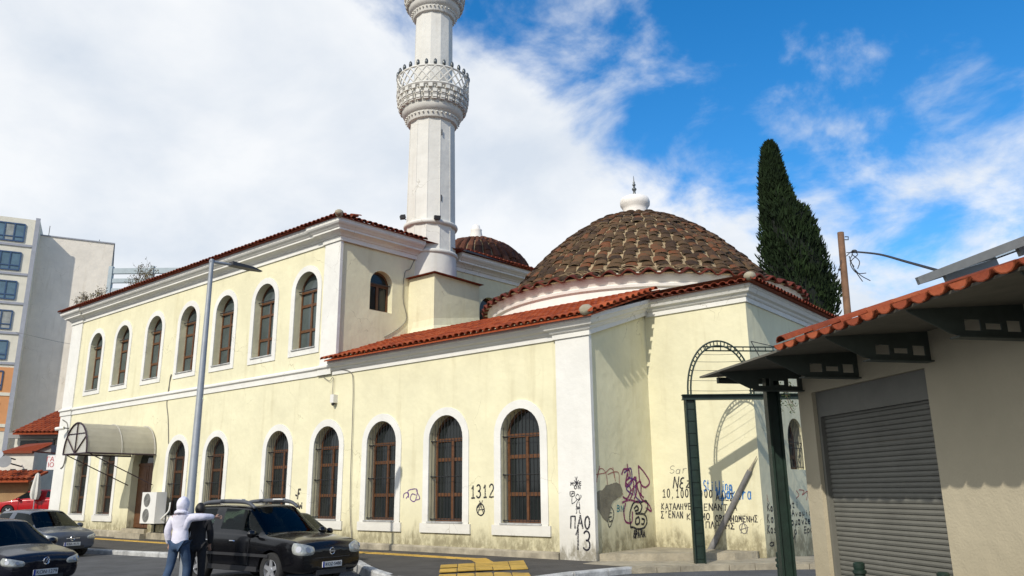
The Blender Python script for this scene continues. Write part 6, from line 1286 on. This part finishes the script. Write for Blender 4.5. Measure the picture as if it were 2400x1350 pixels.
def person(label, loc, rz, H, pose, top, legs, hood=None, hair=True, shoes=DARKM, topname='hoodie'):
    s = H/1.78; V = {}; E = []
    def a(n, p, r, par=None):
        V[n] = (tuple(Vector(p)*s), tuple(x*s for x in r) if isinstance(r, tuple) else r*s)
        if par: E.append((par, n))
    a('pelvis', (0, 0, .95), (.155, .11)); a('waist', (0, .0, 1.10), (.145, .10), 'pelvis'); a('chest', (0, .01, 1.30), (.165, .115), 'waist'); a('upper', (0, 0, 1.43), (.13, .09), 'chest'); a('neck', (0, .005, 1.52), .055, 'upper'); a('skull', (0, .02, 1.60), (.07, .085), 'neck'); a('head', (0, .02, 1.68), (.082, .10), 'skull'); a('crown', (0, .01, 1.755), (.06, .07), 'head')
    for sd, x in (('r', 1), ('l', -1)):
        st = pose[sd+'leg']; a(sd+'hip', (x*.095, 0, .90), (.09, .095), 'pelvis'); a(sd+'knee', (x*.10+st[0], st[1], .50), (.062, .065), sd+'hip'); a(sd+'calf', (x*.10+st[0]*1.1, st[1]*.6+st[2]*.4, .34), (.055, .06), sd+'knee'); a(sd+'ankle', (x*.10+st[0]*1.2, st[2], .09), .042, sd+'calf'); a(sd+'toe', (x*.115+st[0]*1.2, st[2]+.17, .045), (.04, .032), sd+'ankle')
        ar = pose[sd+'arm']; a(sd+'shoulder', (x*.185, 0, 1.415), (.062, .062), 'upper'); e, wr_, hd = [Vector(q) for q in ar]; a(sd+'elbow', e, .044, sd+'shoulder'); a(sd+'wrist', wr_, .030, sd+'elbow'); dirn = (hd-wr_).normalized(); a(sd+'palm', wr_+dirn*.07, (.036, .022), sd+'wrist'); sidev = dirn.cross(Vector((0, 1, 0)) if abs(dirn.y) < .8 else Vector((1, 0, 0))).normalized(); fw = sidev.cross(dirn)
        for k, (of, ln) in enumerate(((-.028, .062), (-.010, .075), (.010, .072), (.027, .058))):
            b = wr_+dirn*.10+sidev*of; a(sd+'f%da' % k, b+dirn*ln*.5+fw*.006, .0085, sd+'palm'); a(sd+'f%db' % k, b+dirn*ln+fw*.022, .0078, sd+'f%da' % k)
        a(sd+'th1', wr_+dirn*.05-sidev*.045+fw*.012, .0105, sd+'palm'); a(sd+'th2', wr_+dirn*.09-sidev*.056+fw*.022, .009, sd+'th1')
    me = skin_obj('person', V, E, 'pelvis', SKIN); o = link('person', me); o.location = loc; o.rotation_euler = (0, 0, rz); tag(o, label, 'person')
    def sub(names, grow, nm, matl, root, extra=None):
        VV = {k: (V[k][0], (V[k][1][0]+grow*s, V[k][1][1]+grow*s) if isinstance(V[k][1], tuple) else V[k][1]+grow*s) for k in names}; 
        if extra: VV.update(extra)
        EE = [e for e in E if e[0] in VV and e[1] in VV]; m = skin_obj(nm, VV, EE, root, matl); return link(nm, m, o)
    torso = ['pelvis', 'waist', 'chest', 'upper', 'neck']; arms = ['rshoulder', 'relbow', 'rwrist', 'lshoulder', 'lelbow', 'lwrist']
    E.append(('pelvis', 'hem')); ex = {'pelvis': (tuple(Vector((0, 0, .99))*s), (.178*s, .145*s)), 'hem': (tuple(Vector((0, 0, .845))*s), (.205*s, .175*s))}
    sub(torso+arms, .030, topname, top, 'chest', ex)
    sub(['pelvis', 'rhip', 'rknee', 'rcalf', 'rankle', 'lhip', 'lknee', 'lcalf', 'lankle'], .020, 'trousers', legs, 'pelvis', {'pelvis': (tuple(Vector((0, 0, .96))*s), (.155*s, .125*s))})
    for sd in 'rl':
        p = Vector(V[sd+'toe'][0]); q = Vector(V[sd+'ankle'][0]); mb = MB(); c = p.lerp(q, .45); mb.sphere((c.x, c.y, .045), (.05, .15, .05), 12, 8); mb.box(c.x-.045, c.x+.045, c.y-.13, c.y+.13, .0, .02); mb.build('shoe', shoes, o, smooth=True, sharp=50)
    hc = Vector((0, .015, 1.665))*s
    # face
    for x in (-1, 1): mb = MB(); mb.sphere(hc+Vector((x*.032, .095, .005)), .012, 8, 6); mb.build('eye', IRON, o, smooth=True); mb = MB(); mb.sphere(hc+Vector((x*.085, .0, -.01)), (.012, .025, .034), 8, 6); mb.build('ear', SKIN, o, smooth=True)
    mb = MB(); mb.sphere(hc+Vector((0, .112, -.03)), (.014, .022, .024), 8, 6); mb.build('nose', SKIN, o, smooth=True); mb = MB(); mb.sphere(hc+Vector((0, .098, -.075)), (.026, .008, .008), 8, 5); mb.build('mouth', mat('lips', (.3, .12, .1), .6), o, smooth=True)
    def shell(nm, matl, r, cut_front, zlo, c=hc, bump=.0):
        mb = MB(); nu, nv = 24, 16; vs = []
        for j in range(nv+1):
            th = math.pi*j/nv
            for i in range(nu):
                ph = 2*math.pi*i/nu; p = Vector((r[0]*math.sin(th)*math.cos(ph), r[1]*math.sin(th)*math.sin(ph), r[2]*math.cos(th))); p *= 1+bump*math.sin(ph*4+th*5); vs.append(c+p)
        fs = []
        for j in range(nv):
            for i in range(nu):
                q = (j*nu+i, j*nu+(i+1) % nu, (j+1)*nu+(i+1) % nu, (j+1)*nu+i); cn = sum((vs[k] for k in q), Vector())/4-c
                if cn.y > cut_front and abs(cn.x) < r[0]*.8 and cn.z < r[2]*.62: continue
                if cn.z < zlo: continue
                fs.append(q)
        mb.add(vs, fs); ob = mb.build(nm, matl, o, smooth=True, fixn=False); return ob
    if hood: shell('hood', hood, (.118*s, .14*s, .17*s), .07, -.16, hc+Vector((0, -.012, -.015)), .03)
    if hood:
        mb = MB(); mb.tube([Vector((.105*math.cos(2*math.pi*k/18), -.01+.10*math.sin(2*math.pi*k/18), 1.50-.03*math.sin(2*math.pi*k/18)))*s for k in range(19)], [(.040+.008*math.sin(k*2.1))*s for k in range(19)], 8, cap=False); mb.build('hood_cowl', hood, o, smooth=True)
    if hair: shell('hair', HAIR, (.105*s, .125*s, .135*s), .06, -.07, hc, .02)
    return o
WHT = mat('white hoodie cotton', (.66, .64, .72), .95, .08, 6, 1.0, 9); JEAN = mat('blue denim', (.035, .065, .12), .9, .25, 8, .3, 60); BLKC = mat('black cloth', (.010, .010, .012), .9, .2, 8)
heading = math.atan2(FH.y, FH.x)-math.pi/2
p1 = Zp((410, 1391), -.10)
person('person in a white hooded top and blue jeans seen from behind, arm stretched out', (p1.x, p1.y, SG), heading-.15, 1.83, {'rleg': (.02, .14, .10), 'lleg': (-.04, -.02, -.24), 'rarm': ((.40, .10, 1.42), (.50, .34, 1.41), (.56, .46, 1.40)), 'larm': ((-.27, -.03, 1.15), (-.25, .06, .90), (-.24, .09, .78))}, WHT, JEAN, hood=WHT, hair=False)
p2v = Vector((p1.x, p1.y, 0))+RH*.20+FH*.42
person('person in black clothes with dark hair, half hidden behind the white hooded one', (p2v.x, p2v.y, SG), heading+.25, 1.72, {'rleg': (.02, .0, .0), 'lleg': (-.02, .05, .06), 'rarm': ((.25, .03, 1.15), (.24, .15, .93), (.24, .2, .83)), 'larm': ((-.25, .03, 1.15), (-.22, .16, .95), (-.2, .22, .86))}, BLKC, BLKC, hood=None, hair=True, topname='jacket')
